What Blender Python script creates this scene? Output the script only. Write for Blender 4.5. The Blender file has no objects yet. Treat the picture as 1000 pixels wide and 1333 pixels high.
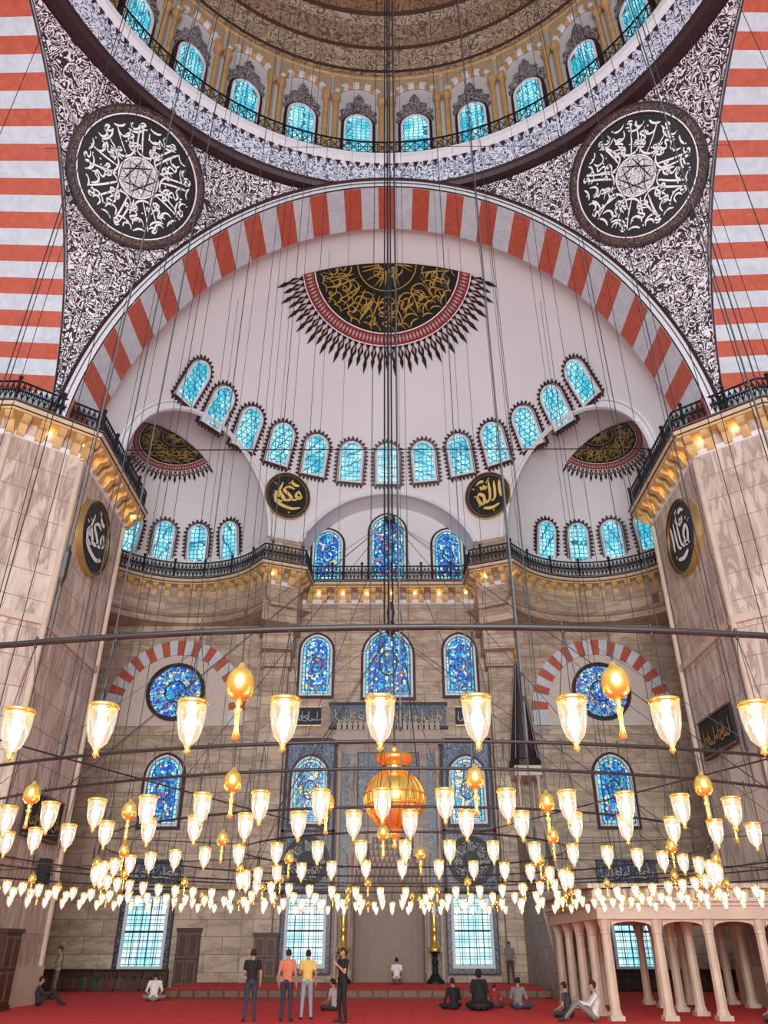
import bpy, math, random
import numpy as np
from mathutils import Vector, Matrix
pi=math.pi; sin=math.sin; cos=math.cos; sqrt=math.sqrt; rad=math.radians
random.seed(7)

# ------------------------------------------------------------------ mesh builder
class MB:
    def __init__(s): s.v=[]; s.f=[]; s.m=[]; s.M=None
    def add(s,vs,fs,mi=0):
        o=len(s.v)
        if s.M is not None: vs=[tuple(s.M@Vector(v)) for v in vs]
        s.v.extend([tuple(v) for v in vs])
        for f in fs: s.f.append(tuple(i+o for i in f)); s.m.append(mi)
    def box(s,x0,x1,y0,y1,z0,z1,mi=0):
        v=[(x0,y0,z0),(x1,y0,z0),(x1,y1,z0),(x0,y1,z0),(x0,y0,z1),(x1,y0,z1),(x1,y1,z1),(x0,y1,z1)]
        s.add(v,[(0,3,2,1),(4,5,6,7),(0,1,5,4),(1,2,6,5),(2,3,7,6),(3,0,4,7)],mi)
    def prism(s,poly,z0,z1,mi=0):
        n=len(poly); v=[(x,y,z0) for x,y in poly]+[(x,y,z1) for x,y in poly]
        s.add(v,[tuple(range(n-1,-1,-1)),tuple(range(n,2*n))]+[(i,(i+1)%n,n+(i+1)%n,n+i) for i in range(n)],mi)
    def plate(s,pts,d0,d1,mi=0):
        n=len(pts); v=[(x,d0,z) for x,z in pts]+[(x,d1,z) for x,z in pts]
        s.add(v,[tuple(range(n)),tuple(range(2*n-1,n-1,-1))]+[(i,(i+1)%n,n+(i+1)%n,n+i) for i in range(n)],mi)
    def ringplate(s,o,i_,d0,d1,mi=0,closed=True):
        n=len(o); v=[(x,d1,z) for x,z in o]+[(x,d1,z) for x,z in i_]+[(x,d0,z) for x,z in o]+[(x,d0,z) for x,z in i_]
        fs=[]
        for k in range(n if closed else n-1):
            j=(k+1)%n
            fs+= [(k,j,n+j,n+k),(k,j,2*n+j,2*n+k),(n+k,n+j,3*n+j,3*n+k)]
        s.add(v,fs,mi)
    def tube(s,pts,r,n=6,mi=0,closed=False):
        pts=[Vector(p) for p in pts]; N=len(pts); vs=[]; fs=[]
        for i,p in enumerate(pts):
            a=pts[(i-1)%N] if (closed or i>0) else pts[i]; b=pts[(i+1)%N] if (closed or i<N-1) else pts[i]
            d=(b-a).normalized(); up=Vector((0,0,1)) if abs(d.z)<.9 else Vector((1,0,0))
            u=d.cross(up).normalized(); w=u.cross(d)
            for k in range(n):
                t=2*pi*k/n+pi/n; vs.append(p+u*r*cos(t)+w*r*sin(t))
        for i in range(N if closed else N-1):
            j=(i+1)%N
            for k in range(n): fs.append((i*n+k,i*n+(k+1)%n,j*n+(k+1)%n,j*n+k))
        s.add(vs,fs,mi)
    def lathe(s,prof,n=24,mi=0,c=(0,0,0),a0=0,a1=2*pi):
        full=abs(a1-a0-2*pi)<1e-6; m=n if full else n+1; vs=[]; fs=[]
        for r,z in prof:
            for k in range(m):
                t=a0+(a1-a0)*k/n; vs.append((c[0]+r*cos(t),c[1]+r*sin(t),c[2]+z))
        for i in range(len(prof)-1):
            for k in range(n):
                j=(k+1)%m; fs.append((i*m+k,i*m+j,(i+1)*m+j,(i+1)*m+k))
        s.add(vs,fs,mi)
    def disc(s,R,d,mi=0,n=48,c=(0,0)):
        s.add([(c[0]+R*cos(2*pi*k/n),d,c[1]+R*sin(2*pi*k/n)) for k in range(n)],[tuple(range(n))],mi)
    def capsule(s,p0,p1,r0,r1,n=10,mi=0):
        p0=Vector(p0);p1=Vector(p1); d=p1-p0; L=d.length
        if L<1e-6: d=Vector((0,0,1)); L=1e-6
        d=d.normalized(); up=Vector((0,0,1)) if abs(d.z)<.9 else Vector((1,0,0))
        u=d.cross(up).normalized(); w=u.cross(d); rings=[]
        for a in (-80,-50,-20): rings.append((p0+d*r0*sin(rad(a)),r0*cos(rad(a))))
        for a in (0,40,70,85): rings.append((p1+d*r1*sin(rad(a)),r1*cos(rad(a))))
        vs=[];fs=[]
        for c,r in rings:
            for k in range(n): vs.append(c+u*r*cos(2*pi*k/n)+w*r*sin(2*pi*k/n))
        for i in range(len(rings)-1):
            for k in range(n): fs.append((i*n+k,i*n+(k+1)%n,(i+1)*n+(k+1)%n,(i+1)*n+k))
        fs.append(tuple(range(n-1,-1,-1))); fs.append(tuple(range((len(rings)-1)*n,len(rings)*n)))
        s.add(vs,fs,mi)
    def ellip(s,c,r,mi=0,n=14,m=9):
        vs=[];fs=[]
        for i in range(m+1):
            a=-pi/2+pi*i/m*0.98+.03
            for k in range(n): vs.append((c[0]+r[0]*cos(a)*cos(2*pi*k/n),c[1]+r[1]*cos(a)*sin(2*pi*k/n),c[2]+r[2]*sin(a)))
        for i in range(m):
            for k in range(n): fs.append((i*n+k,i*n+(k+1)%n,(i+1)*n+(k+1)%n,(i+1)*n+k))
        fs.append(tuple(range(n-1,-1,-1))); fs.append(tuple(range(m*n,m*n+n)))
        s.add(vs,fs,mi)
    def mk(s,name,mats,parent=None,smooth=False):
        me=bpy.data.meshes.new(name); me.from_pydata(s.v,[],s.f)
        for m in mats: me.materials.append(m)
        me.polygons.foreach_set('material_index',s.m)
        if smooth: me.polygons.foreach_set('use_smooth',[True]*len(s.f))
        me.update(); ob=bpy.data.objects.new(name,me); bpy.context.scene.collection.objects.link(ob)
        if parent: ob.parent=parent
        return ob
def frame(o,right,normal,up):
    M=Matrix.Identity(4)
    for i in range(3):
        M[i][0]=right[i];M[i][1]=normal[i];M[i][2]=up[i];M[i][3]=o[i]
    return M

# ------------------------------------------------------------------ materials
class NT:
    def __init__(s,name,rough=.6,metal=0.,spec=None):
        s.mat=bpy.data.materials.new(name); s.mat.use_nodes=True; s.n=s.mat.node_tree.nodes; s.l=s.mat.node_tree.links
        s.b=s.n['Principled BSDF']; s.b.inputs['Roughness'].default_value=rough; s.b.inputs['Metallic'].default_value=metal
        s.tc=s.n.new('ShaderNodeTexCoord').outputs['Object']
    def set(s,sock,val):
        if hasattr(val,'links'): s.l.new(val,sock)
        else:
            try: sock.default_value=val
            except Exception: sock.default_value=(*val,1)
    def noise(s,scale,detail=3,dist=0,vec=None,rough=.5):
        x=s.n.new('ShaderNodeTexNoise'); x.inputs['Scale'].default_value=scale; x.inputs['Detail'].default_value=detail
        x.inputs['Distortion'].default_value=dist; x.inputs['Roughness'].default_value=rough
        s.l.new(vec or s.tc,x.inputs['Vector']); return x.outputs['Fac']
    def vor(s,scale,feature='F1',rnd=1,vec=None,out='Distance'):
        x=s.n.new('ShaderNodeTexVoronoi'); x.feature=feature; x.inputs['Scale'].default_value=scale
        x.inputs['Randomness'].default_value=rnd; s.l.new(vec or s.tc,x.inputs['Vector']); return x.outputs[out]
    def math(s,op,a,b=0):
        x=s.n.new('ShaderNodeMath'); x.operation=op; s.set(x.inputs[0],a); s.set(x.inputs[1],b); return x.outputs[0]
    def mix(s,f,a,b):
        x=s.n.new('ShaderNodeMix'); x.data_type='RGBA'; s.set(x.inputs[0],f)
        s.set(x.inputs[6],a if hasattr(a,'links') else (*a,1)); s.set(x.inputs[7],b if hasattr(b,'links') else (*b,1)); return x.outputs[2]
    def ramp(s,f,stops,const=False):
        x=s.n.new('ShaderNodeValToRGB'); e=x.color_ramp.elements
        if const: x.color_ramp.interpolation='CONSTANT'
        while len(e)>1: e.remove(e[-1])
        e[0].position=stops[0][0]; e[0].color=(*stops[0][1],1)
        for p,c in stops[1:]:
            k=e.new(p); k.color=(*c,1)
        s.l.new(f,x.inputs[0]); return x.outputs[0]
    def xyz(s,v=None):
        x=s.n.new('ShaderNodeSeparateXYZ'); s.l.new(v or s.tc,x.inputs[0]); return x.outputs
    def comb(s,a,b,c):
        x=s.n.new('ShaderNodeCombineXYZ'); s.set(x.inputs[0],a);s.set(x.inputs[1],b);s.set(x.inputs[2],c); return x.outputs[0]
    def mapv(s,sc,rot=(0,0,0)):
        x=s.n.new('ShaderNodeMapping'); x.inputs['Scale'].default_value=sc; x.inputs['Rotation'].default_value=rot; s.l.new(s.tc,x.inputs[0]); return x.outputs[0]
    def base(s,c): s.set(s.b.inputs['Base Color'],c if hasattr(c,'links') else (*c,1)); return s
    def emit(s,c,st):
        s.set(s.b.inputs['Emission Color'],c if hasattr(c,'links') else (*c,1)); s.b.inputs['Emission Strength'].default_value=st; return s
    def bump(s,h,st=.3,d=.05):
        x=s.n.new('ShaderNodeBump'); x.inputs['Strength'].default_value=st; x.inputs['Distance'].default_value=d
        s.l.new(h,x.inputs['Height']); s.l.new(x.outputs[0],s.b.inputs['Normal']); return s
def simple(name,c,rough=.6,metal=0,var=.15,sc=6):
    t=NT(name,rough,metal); f=t.noise(sc,3); t.base(t.mix(f,tuple(x*(1-var) for x in c),tuple(min(1,x*(1+var)) for x in c))); return t.mat
def arabesque(name,dark,light,sc=1.3,freq=26,third=None,thr=.1):
    t=NT(name,.6); f=t.noise(sc,1.5,1.6); w=t.math('SINE',t.math('MULTIPLY',f,freq*2))
    g=t.math('GREATER_THAN',w,thr); v=t.vor(sc*3.2,'F1'); d=t.math('LESS_THAN',v,.2)
    col=t.mix(g,dark,light)
    col=t.mix(d,col,third or light); t.base(col); return t.mat

def stone_wall(name,c1,c2,mort,bw=1.7,rh=.75,vein=(.16,.11,.09),vs=.5,dk=.4,vmap=(1,1,.55),rot=(0,0,0),sc=.9):
    t=NT(name,.5); s=t.xyz(); v=t.comb(t.math('ADD',s[0],s[1]),s[2],0)
    b=t.n.new('ShaderNodeTexBrick'); t.l.new(v,b.inputs['Vector']); b.inputs['Scale'].default_value=1
    b.inputs['Brick Width'].default_value=bw; b.inputs['Row Height'].default_value=rh; b.inputs['Mortar Size'].default_value=.016
    b.inputs['Color1'].default_value=(*c1,1); b.inputs['Color2'].default_value=(*c2,1); b.inputs['Mortar'].default_value=(*mort,1)
    n1=t.noise(sc,8,.7,t.mapv(vmap,rot),.62); vn=t.ramp(n1,[(.36,(0,0,0)),(.5,(1,1,1)),(.53,(.25,.25,.25)),(.66,(0,0,0))])
    n3=t.noise(sc*3,4,.4,t.mapv(vmap,rot),.6)
    n2=t.noise(.35,3,.5)
    col=t.mix(t.math('MULTIPLY',vn,vs),b.outputs[0],vein)
    col=t.mix(t.ramp(n3,[(.5,(0,0,0)),(.75,(.5,.5,.5))]),col,vein)
    col=t.mix(t.math('MULTIPLY',n2,dk),col,tuple(x*.4 for x in c1)); t.base(col); t.bump(b.outputs['Fac'],-.3,.03); return t.mat

M_marble=stone_wall('cream_veined_marble',(.74,.62,.46),(.54,.43,.32),(.13,.09,.06),vein=(.21,.13,.085),vs=.6,dk=.35,vmap=(.45,.45,1.5))
M_pier=stone_wall('pale_pier_marble',(.82,.74,.65),(.70,.61,.53),(.27,.21,.17),2.4,1.1,(.27,.15,.12),.7,.25,(1.6,1.6,.28),(.25,.2,0))
t=NT('white_plaster',.8); t.base(t.mix(t.noise(.25,4),(.72,.74,.77),(.85,.86,.88))); M_plaster=t.mat
M_trim=simple('pale_stone_trim',(.76,.79,.83),.6)
t=NT('red_voussoir',.6); t.base(t.mix(t.noise(1.6,6,2.,None,.65),(.32,.035,.02),(.70,.17,.09))); M_red=t.mat
t=NT('white_voussoir',.6); t.base(t.mix(t.noise(1.3,6,2.,None,.65),(.34,.43,.52),(.84,.89,.93))); M_white=t.mat
M_pend=arabesque('pendentive_arabesque',(.025,.008,.012),(.84,.81,.86),2.3,18,(.34,.26,.30),.2)
M_band=arabesque('cornice_arabesque',(.07,.07,.12),(.70,.76,.88),2.9,14,None,-.35)
M_darktrim=simple('dark_red_brown_trim',(.035,.012,.014),.5)
M_black=simple('black_calligraphy_ground',(.007,.008,.008),.5)
M_whitepaint=simple('white_paint',(.92,.92,.93),.5,0,.03)
M_goldpaint=simple('gold_leaf_paint',(.60,.40,.09),.4,.2,.3)
M_gold=simple('polished_gold',(.95,.62,.14),.25,.8,.15,20)
M_brass=simple('aged_brass',(.6,.42,.16),.35,.8)
M_iron=simple('black_iron',(.01,.01,.012),.5,.2)
M_corbel=simple('ochre_corbel_stone',(.66,.46,.2),.6,0,.35,3)
M_cornice=simple('cream_cornice_stone',(.66,.56,.40),.6,0,.25,3)
M_wood=simple('dark_walnut_wood',(.06,.025,.014),.45,0,.4,4)
M_wood2=simple('brown_wood',(.18,.08,.04),.45,0,.4,4)
M_ochre=simple('ochre_marble',(.56,.34,.14),.45,0,.45,3)
t=NT('dome_painted_ornament',.6)
s_=t.xyz(); f=t.noise(1.5,1.5,1.5); w=t.math('GREATER_THAN',t.math('SINE',t.math('MULTIPLY',f,42)),-.1)
zb=t.ramp(t.math('DIVIDE',s_[2],60),[(0,(.52,.40,.27)),(.763,(.08,.035,.02)),(.769,(.56,.44,.31)),(.79,(.10,.045,.025)),(.795,(.42,.3,.2)),(.815,(.55,.44,.32)),(.822,(.08,.04,.02)),(.828,(.34,.18,.09)),(.9,(.3,.17,.1))],True)
t.base(t.mix(w,t.mix(.75,zb,(.07,.03,.02)),zb)); M_dome=t.mat
def glass_lattice(name,c1,c2,lead,sc,st,rnd=.15,lw=.1):
    t=NT(name,.3); e=t.vor(sc,'DISTANCE_TO_EDGE',rnd); m=t.math('GREATER_THAN',e,lw)
    n=t.noise(1.1,2); col=t.mix(m,lead,t.mix(t.ramp(n,[(.35,(0,0,0)),(.65,(1,1,1))]),c1,c2)); t.base((.02,.02,.02)); t.emit(col,st); return t.mat
M_cyan=glass_lattice('cyan_lattice_glass',(.03,.44,.60),(.42,.86,.93),(.01,.14,.22),3.9,1.3,.3,.085)
M_clear=glass_lattice('daylight_glass',(.32,.75,.88),(.80,.96,1.),(.06,.25,.3),4.2,1.4,0.0,.08)
def stained(name,stops,sc,st):
    t=NT(name,.3); c=t.vor(sc,'F1',.8,None,'Color'); e=t.vor(sc,'DISTANCE_TO_EDGE',.8)
    r=t.xyz(c); col=t.ramp(r[0],stops,True); m=t.math('GREATER_THAN',e,.06)
    col=t.mix(t.math('MULTIPLY',t.noise(.9,2),.3),col,(.03,.28,.75))
    t.base((.02,.02,.02)); t.emit(t.mix(m,(.005,.015,.06),col),st); return t.mat
M_stain=stained('blue_stained_glass',[(0,(.01,.05,.42)),(.33,(.02,.22,.74)),(.55,(.05,.55,.82)),(.70,(.65,.86,.92)),(.82,(.80,.62,.12)),(.88,(.05,.42,.22)),(.95,(.55,.06,.06))],7,1.4)
M_stain2=stained('gold_blue_stained_glass',[(0,(.02,.16,.55)),(.34,(.05,.45,.7)),(.5,(.95,.70,.10)),(.74,(.1,.5,.25)),(.84,(.8,.85,.7)),(.95,(.6,.15,.05))],8,1.35)
t=NT('tile_panel_pattern',.35); f=t.noise(2.8,2,1.2); w=t.math('GREATER_THAN',t.math('SINE',t.math('MULTIPLY',f,50)),0.2)
t.base(t.mix(w,(.012,.025,.055),(.17,.21,.26))); M_tile=t.mat
t=NT('red_carpet',.95); s_=t.xyz(); n=t.noise(9,4); n2=t.noise(.5,2)
ln=t.math('LESS_THAN',t.math('FRACT',t.math('DIVIDE',s_[1],1.25)),.09); ln2=t.math('LESS_THAN',t.math('FRACT',t.math('DIVIDE',s_[0],.7)),.06)
c=t.mix(n,(.58,.02,.02),(.90,.055,.05)); c=t.mix(t.math('MULTIPLY',n2,.35),c,(.4,.01,.012)); c=t.mix(t.math('MULTIPLY',t.math('MAXIMUM',ln,t.math('MULTIPLY',ln2,.5)),.5),c,(.18,.008,.02)); t.base(c); M_carpet=t.mat
M_mmarble=simple('beige_carved_marble',(.62,.52,.41),.5,0,.25,1.5)
M_mihrab=stone_wall('mihrab_marble',(.50,.42,.35),(.38,.33,.28),(.10,.08,.06),1.1,.9,vmap=(.6,.6,1.3))
t=NT('led_warm_light'); t.base((1,.8,.4)); t.emit((1,.62,.2),11); M_led=t.mat
t=NT('lamp_bulb'); t.base((1,.9,.7)); t.emit((1,.76,.46),58); M_bulb=t.mat
def mk_lampglass():
    m=bpy.data.materials.new('frosted_lamp_glass'); m.use_nodes=True; n=m.node_tree.nodes; l=m.node_tree.links; n.clear()
    o=n.new('ShaderNodeOutputMaterial'); tr=n.new('ShaderNodeBsdfTransparent'); tr.inputs[0].default_value=(1,.98,.94,1)
    em=n.new('ShaderNodeEmission'); em.inputs[0].default_value=(1,.83,.58,1); em.inputs[1].default_value=.78
    gl=n.new('ShaderNodeBsdfGlossy'); gl.inputs['Roughness'].default_value=.1; gl.inputs[0].default_value=(.5,.5,.5,1)
    lw=n.new('ShaderNodeLayerWeight'); lw.inputs[0].default_value=.35
    a=n.new('ShaderNodeAddShader'); l.new(em.outputs[0],a.inputs[0]); l.new(gl.outputs[0],a.inputs[1])
    ma=n.new('ShaderNodeMath'); ma.operation='MULTIPLY_ADD'; l.new(lw.outputs['Facing'],ma.inputs[0]); ma.inputs[1].default_value=.35; ma.inputs[2].default_value=.42
    mx=n.new('ShaderNodeMixShader'); l.new(ma.outputs[0],mx.inputs[0]); l.new(tr.outputs[0],mx.inputs[1]); l.new(a.outputs[0],mx.inputs[2]); l.new(mx.outputs[0],o.inputs[0]); return m
M_lglass=mk_lampglass()

# ------------------------------------------------------------------ helpers
def arch_outline(w,h,k=.58,n=7,z0=0):
    R=k*w; ap=sqrt(R*R-(R-w/2)**2); zs=h-ap; cx=-w/2+R; a1=math.acos(-(R-w/2)/R); L=[(-w/2,z0)]
    for i in range(n+1):
        a=pi+(a1-pi)*i/n; L.append((cx+R*cos(a),z0+zs+R*sin(a)))
    Rr=[(-x,z) for x,z in reversed(L[:-1])]
    return L+Rr
def resample(pts,N,closed=True):
    P=[Vector(p) for p in pts]; 
    if closed: P=P+[P[0]]
    d=[0]
    for i in range(len(P)-1): d.append(d[-1]+(P[i+1]-P[i]).length)
    out=[]; tot=d[-1]; j=0
    cnt=N if closed else N+1
    for i in range(cnt):
        s=tot*i/N
        while j<len(d)-2 and d[j+1]<s: j+=1
        f=(s-d[j])/max(1e-9,d[j+1]-d[j]); out.append(P[j].lerp(P[j+1],min(1,f)))
    return out
def spikes(mb,outline,N,h,d,mi,w=.8):
    P=resample(outline,N); c=sum((p for p in P),Vector((0,0)))/N
    for i in range(N):
        a=P[i];b=P[(i+1)%N]; m=(a+b)/2; t_=(b-a); nn=Vector((t_.y,-t_.x)).normalized()
        if nn.dot(m-c)<0: nn=-nn
        q=m+nn*h; a2=m+(a-m)*w; b2=m+(b-m)*w; q1=m+nn*h*.5
        mb.add([(a2.x,d,a2.y),(b2.x,d,b2.y),(q1.x+t_.x*.3,d,q1.y+t_.y*.3),(q.x,d,q.y),(q1.x-t_.x*.3,d,q1.y-t_.y*.3)],[(0,1,2,3,4)],mi)
def smooth_pts(P,sub=4):
    P=[Vector(p) for p in P]; out=[]
    for i in range(len(P)-1):
        p0=P[max(0,i-1)];p1=P[i];p2=P[i+1];p3=P[min(len(P)-1,i+2)]
        for k in range(sub):
            t=k/sub; out.append(.5*((2*p1)+(p2-p0)*t+(2*p0-5*p1+4*p2-p3)*t*t+(3*p1-p0-3*p2+p3)*t**3))
    out.append(P[-1]); return out
def ribbon(mb,P,w,mapf,mi,nib=.8):
    Q=smooth_pts(P); n=len(Q); vs=[];fs=[]
    for i,q in enumerate(Q):
        d=(Q[min(n-1,i+1)]-Q[max(0,i-1)])
        if d.length<1e-9: d=Vector((1,0))
        a=math.atan2(d.y,d.x); nr=Vector((-d.y,d.x)).normalized(); e=min(1,.35+3.5*min(i,n-1-i)/n)
        ww=w*(.45+.55*abs(sin(a-nib)))*e/2
        vs.append(mapf(q.x+nr.x*ww,q.y+nr.y*ww)); vs.append(mapf(q.x-nr.x*ww,q.y-nr.y*ww))
    for i in range(n-1): fs.append((2*i,2*i+1,2*i+3,2*i+2))
    mb.add(vs,fs,mi)
G=[[(0,-.05),(.03,.5),(0,1)],[(-.4,.4),(-.36,.08),(-.05,-.08),(.28,.05),(.4,.45)],
   [(.1,.5),(-.12,.55),(-.15,.35),(.08,.3),(.12,.5),(.1,.2),(-.1,0),(-.45,-.05)],
   [(.3,1),(.3,.4),(.22,.08),(-.1,0),(-.4,.2)],[(.4,.35),(.1,.5),(-.15,.35),(.15,.15),(.2,0),(-.05,-.12),(-.45,0)],
   [(-.5,.15),(-.2,.0),(.2,.02),(.5,.2)],[(.15,.25),(0,.35),(-.12,.2),(0,.08),(.15,.2),(.4,.15)]]
def glyph(mb,g,cx,cy,ang,s,w,mapf,mi):
    ca,sa=cos(ang),sin(ang); ribbon(mb,[(cx+s*(x*ca-y*sa),cy+s*(x*sa+y*ca)) for x,y in G[g]],w,mapf,mi)
def calli_disc(mb,mapf,R,mi,seed=1,n=9,r0=.36):
    rn=random.Random(seed)
    for k in range(n):
        th=2*pi*k/n
        for (dt,rr,g,s) in [(-.02,r0+.04,0,.5),(.06,r0+.02,3,.52),(.16,.70,1,.24),(.3,.60,4,.26),(-.16,.48,6,.22),(.24,.46,2,.2),(-.22,.76,5,.26),(.42,.82,1,.18),(.36,r0+.03,0,.26),(-.1,.85,4,.16),(.14,.86,5,.2)]:
            t_=th+(dt+rn.uniform(-.03,.03))*9/n; q=rr*R
            glyph(mb,g,q*cos(t_),q*sin(t_),t_-pi/2+rn.uniform(-.2,.2),s*R,.036*R,mapf,mi)
        for j in range(5):
            t_=th+rn.uniform(0,.7); q=rn.uniform(.45,.93)*R; e=.018*R
            mb.add([mapf(q*cos(t_)+e,q*sin(t_)),mapf(q*cos(t_),q*sin(t_)+e),mapf(q*cos(t_)-e,q*sin(t_)),mapf(q*cos(t_),q*sin(t_)-e)],[(0,1,2,3)],mi)
ALLAH=[[(.62,-.2),(.6,.2),(.64,.6)],[(.38,.62),(.36,.1),(.3,-.2),(.12,-.3)],[(.12,.7),(.12,.1),(.05,-.22),(-.1,-.3),(-.15,-.15)],
  [(-.1,-.3),(-.35,-.35),(-.5,-.05),(-.42,.15),(-.2,0),(-.25,-.3),(-.5,-.42)],[(.05,.45),(-.08,.35),(-.14,.48),(-.22,.36),(-.32,.5)],[(-.5,.6),(-.3,.72),(-.1,.7)],[(.5,-.5),(.1,-.62),(-.3,-.55)]]
MUHAM=[[(.66,.15),(.5,.32),(.4,.1),(.6,.0),(.66,.15),(.4,-.1),(.1,-.12)],[(.3,.4),(0,.45),(-.2,.25),(.1,.05),(.2,-.12),(-.1,-.22),(-.3,-.12)],
  [(-.1,-.12),(-.3,0),(-.42,.12),(-.5,-.05),(-.35,-.12)],[(-.3,.6),(-.42,.2),(-.6,-.05),(-.5,-.3),(-.2,-.32)],[(.7,-.4),(.3,-.55),(-.2,-.5),(-.6,-.35)],[(.1,.7),(.3,.6),(.5,.62)]]
def roundel(name,M,R,kind,seed=1,rimw=.12,mats=None):
    mb=MB(); mb.M=M
    circ=lambda r,n=56:[(r*cos(2*pi*k/n),r*sin(2*pi*k/n)) for k in range(n)]
    mb.plate(circ(R*(1-rimw)),-.25,.0,0)
    mb.ringplate(circ(R),circ(R*(1-rimw)),-.25,.10,1)
    mb.ringplate(circ(R*(1-rimw)),circ(R*(1-rimw)-.02*R),-.02,.06,3)
    mb.ringplate(circ(R*1.02),circ(R*.985),-.2,.12,3)
    mp=lambda x,y:(x,.03,y)
    if kind=='big':
        mb.ringplate(circ(R*(1-rimw)+.012*R),circ(R*(1-rimw)-.005*R),-.02,.12,2)
        mb.ringplate(circ(R*.30),circ(R*.28),0,.05,2)
        mb.disc(R*.275,.035,5)
        for j in range(3):
            tri=[(R*.26*cos(2*pi*k/3+j*.7),R*.26*sin(2*pi*k/3+j*.7)) for k in range(4)]
            for k in range(3): ribbon(mb,[tri[k],((tri[k][0]+tri[k+1][0])/2,(tri[k][1]+tri[k+1][1])/2),tri[k+1]],.02*R,lambda x,y:(x,.05,y),0)
        calli_disc(mb,mp,R*(1-rimw)*.97,2,seed,9,.36)
    else:
        for P in (ALLAH if kind=='allah' else MUHAM): ribbon(mb,[(x*R*.92,y*R*.92) for x,y in P],R*.15,mp,2)
        rn=random.Random(seed)
        for k in range(6):
            a=rn.uniform(0,6.28); q=R*rn.uniform(.55,.75); glyph(mb,rn.choice([5,6]),q*cos(a),q*sin(a),a,R*.15,R*.04,mp,2)
    return mb.mk(name,mats)
MR_big=[M_black,arabesque('roundel_border',(.012,.006,.006),(.20,.12,.10),3.5,18,None,.45),M_whitepaint,M_darktrim,M_darktrim,arabesque('roundel_lace',(.1,.1,.12),(.9,.9,.93),4,24,None,-.4)]
MR_gold=[M_black,M_darktrim,simple('bright_gold_script',(.9,.66,.2),.4,.2),M_brass,M_brass,M_black]
MR_whitegold=[M_black,M_darktrim,M_whitepaint,M_brass,M_brass,M_black]

WN=[0]
M_stainlead=simple('window_plaster_tracery',(.03,.06,.16),.5)
def window(M,w,h,glass,border='flame',k=.58,fw=.12,inner=None):
    WN[0]+=1; mb=MB(); mb.M=M
    o=arch_outline(w,h,k) ; o2=arch_outline(w+2*fw,h+2*fw,k,z0=-fw)
    mb.plate(o,-.2,.0,0); mb.ringplate(o2,o,-.25,.1,1)
    if inner:
        oi=arch_outline(w-.34,h-.34,k,z0=.17); oj=arch_outline(w-.42,h-.42,k,z0=.21)
        mb.ringplate(o,oi,-.02,.015,5); mb.ringplate(oi,oj,-.02,.03,6)
        mb.ringplate(arch_outline(w,h,k),arch_outline(w-.07,h-.07,k,z0=.035),-.02,.03,6)
        n=14; cz_=h*.5; 
        for r_ in (w*.22,w*.10):
            ci=[(r_*cos(2*pi*q/n),cz_+r_*1.4*sin(2*pi*q/n)) for q in range(n)]; cj=[(x*.82,cz_+(z-cz_)*.87) for x,z in ci]
            mb.ringplate(ci,cj,-.02,.02,6)
    if border=='flame':
        o3=arch_outline(w+2*fw+.28,h+2*fw+.28,k,z0=-fw-.14)
        mb.ringplate(o3,o2,-.3,.02,2); spikes(mb,o3,34,.22,.015,3)
        o4=[((a[0]+b[0])/2,(a[1]+b[1])/2) for a,b in zip(o2,o3)]
        mb.ringplate([(x*1.01,z) for x,z in o4],[(x*.96,z) for x,z in o4],.0,.03,4)
    elif border=='plain':
        o3=arch_outline(w+2*fw+.3,h+2*fw+.3,k,z0=-fw-.15); mb.ringplate(o3,o2,-.25,.04,2)
    return mb.mk('window_%d'%WN[0],[glass,M_trim,M_darktrim,M_darktrim,M_white,M_cyan,M_stainlead])
def rectwin(M,w,h,glass):
    WN[0]+=1; mb=MB(); mb.M=M
    mb.plate([(-w/2,0),(w/2,0),(w/2,h),(-w/2,h)],-.2,0,0)
    for (a,b,c,d,mi,dd) in [(.14,.12,0,.14,1,0),(.34,.3,.14,.08,2,0),(.40,.3,.34,.12,3,0)]:
        x0=w/2+c; x1=w/2+a; z0=-c; z1=-a
        mb.box(-x1,-x0,-.2,d,z1,h+a,mi); mb.box(x0,x1,-.2,d,z1,h+a,mi); mb.box(-x0,x0,-.2,d,h+c,h+a,mi); mb.box(-x0,x0,-.2,d,z1,z0,mi)
    n=5; m=8
    for i in range(1,n): x=-w/2+w*i/n; mb.box(x-.018,x+.018,.0,.04,0,h,4)
    for i in range(1,m): z=h*i/m; mb.box(-w/2,w/2,.0,.04,z-.018,z+.018,4)
    mb.box(-w/2,w/2,0,.07,h*.5-.04,h*.5+.04,4)
    return mb.mk('window_%d'%WN[0],[glass,M_trim,M_tile,M_darktrim,M_iron])

# ------------------------------------------------------------------ main dimensions
A=13.25; DC=13.0; ZS=22.65; YQ=43.0
AF=13.45; AX=14.85; Z0=19.3; BB=16.1; XS=14.1/A
C=Vector((0,28.4,ZS)); R=13.3; AMIN=math.asin(1.65/BB); PX=12.95

mb=MB(); mb.box(-26,26,-14,43.2,-.3,0,0); mb.mk('floor',[M_carpet])

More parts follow.
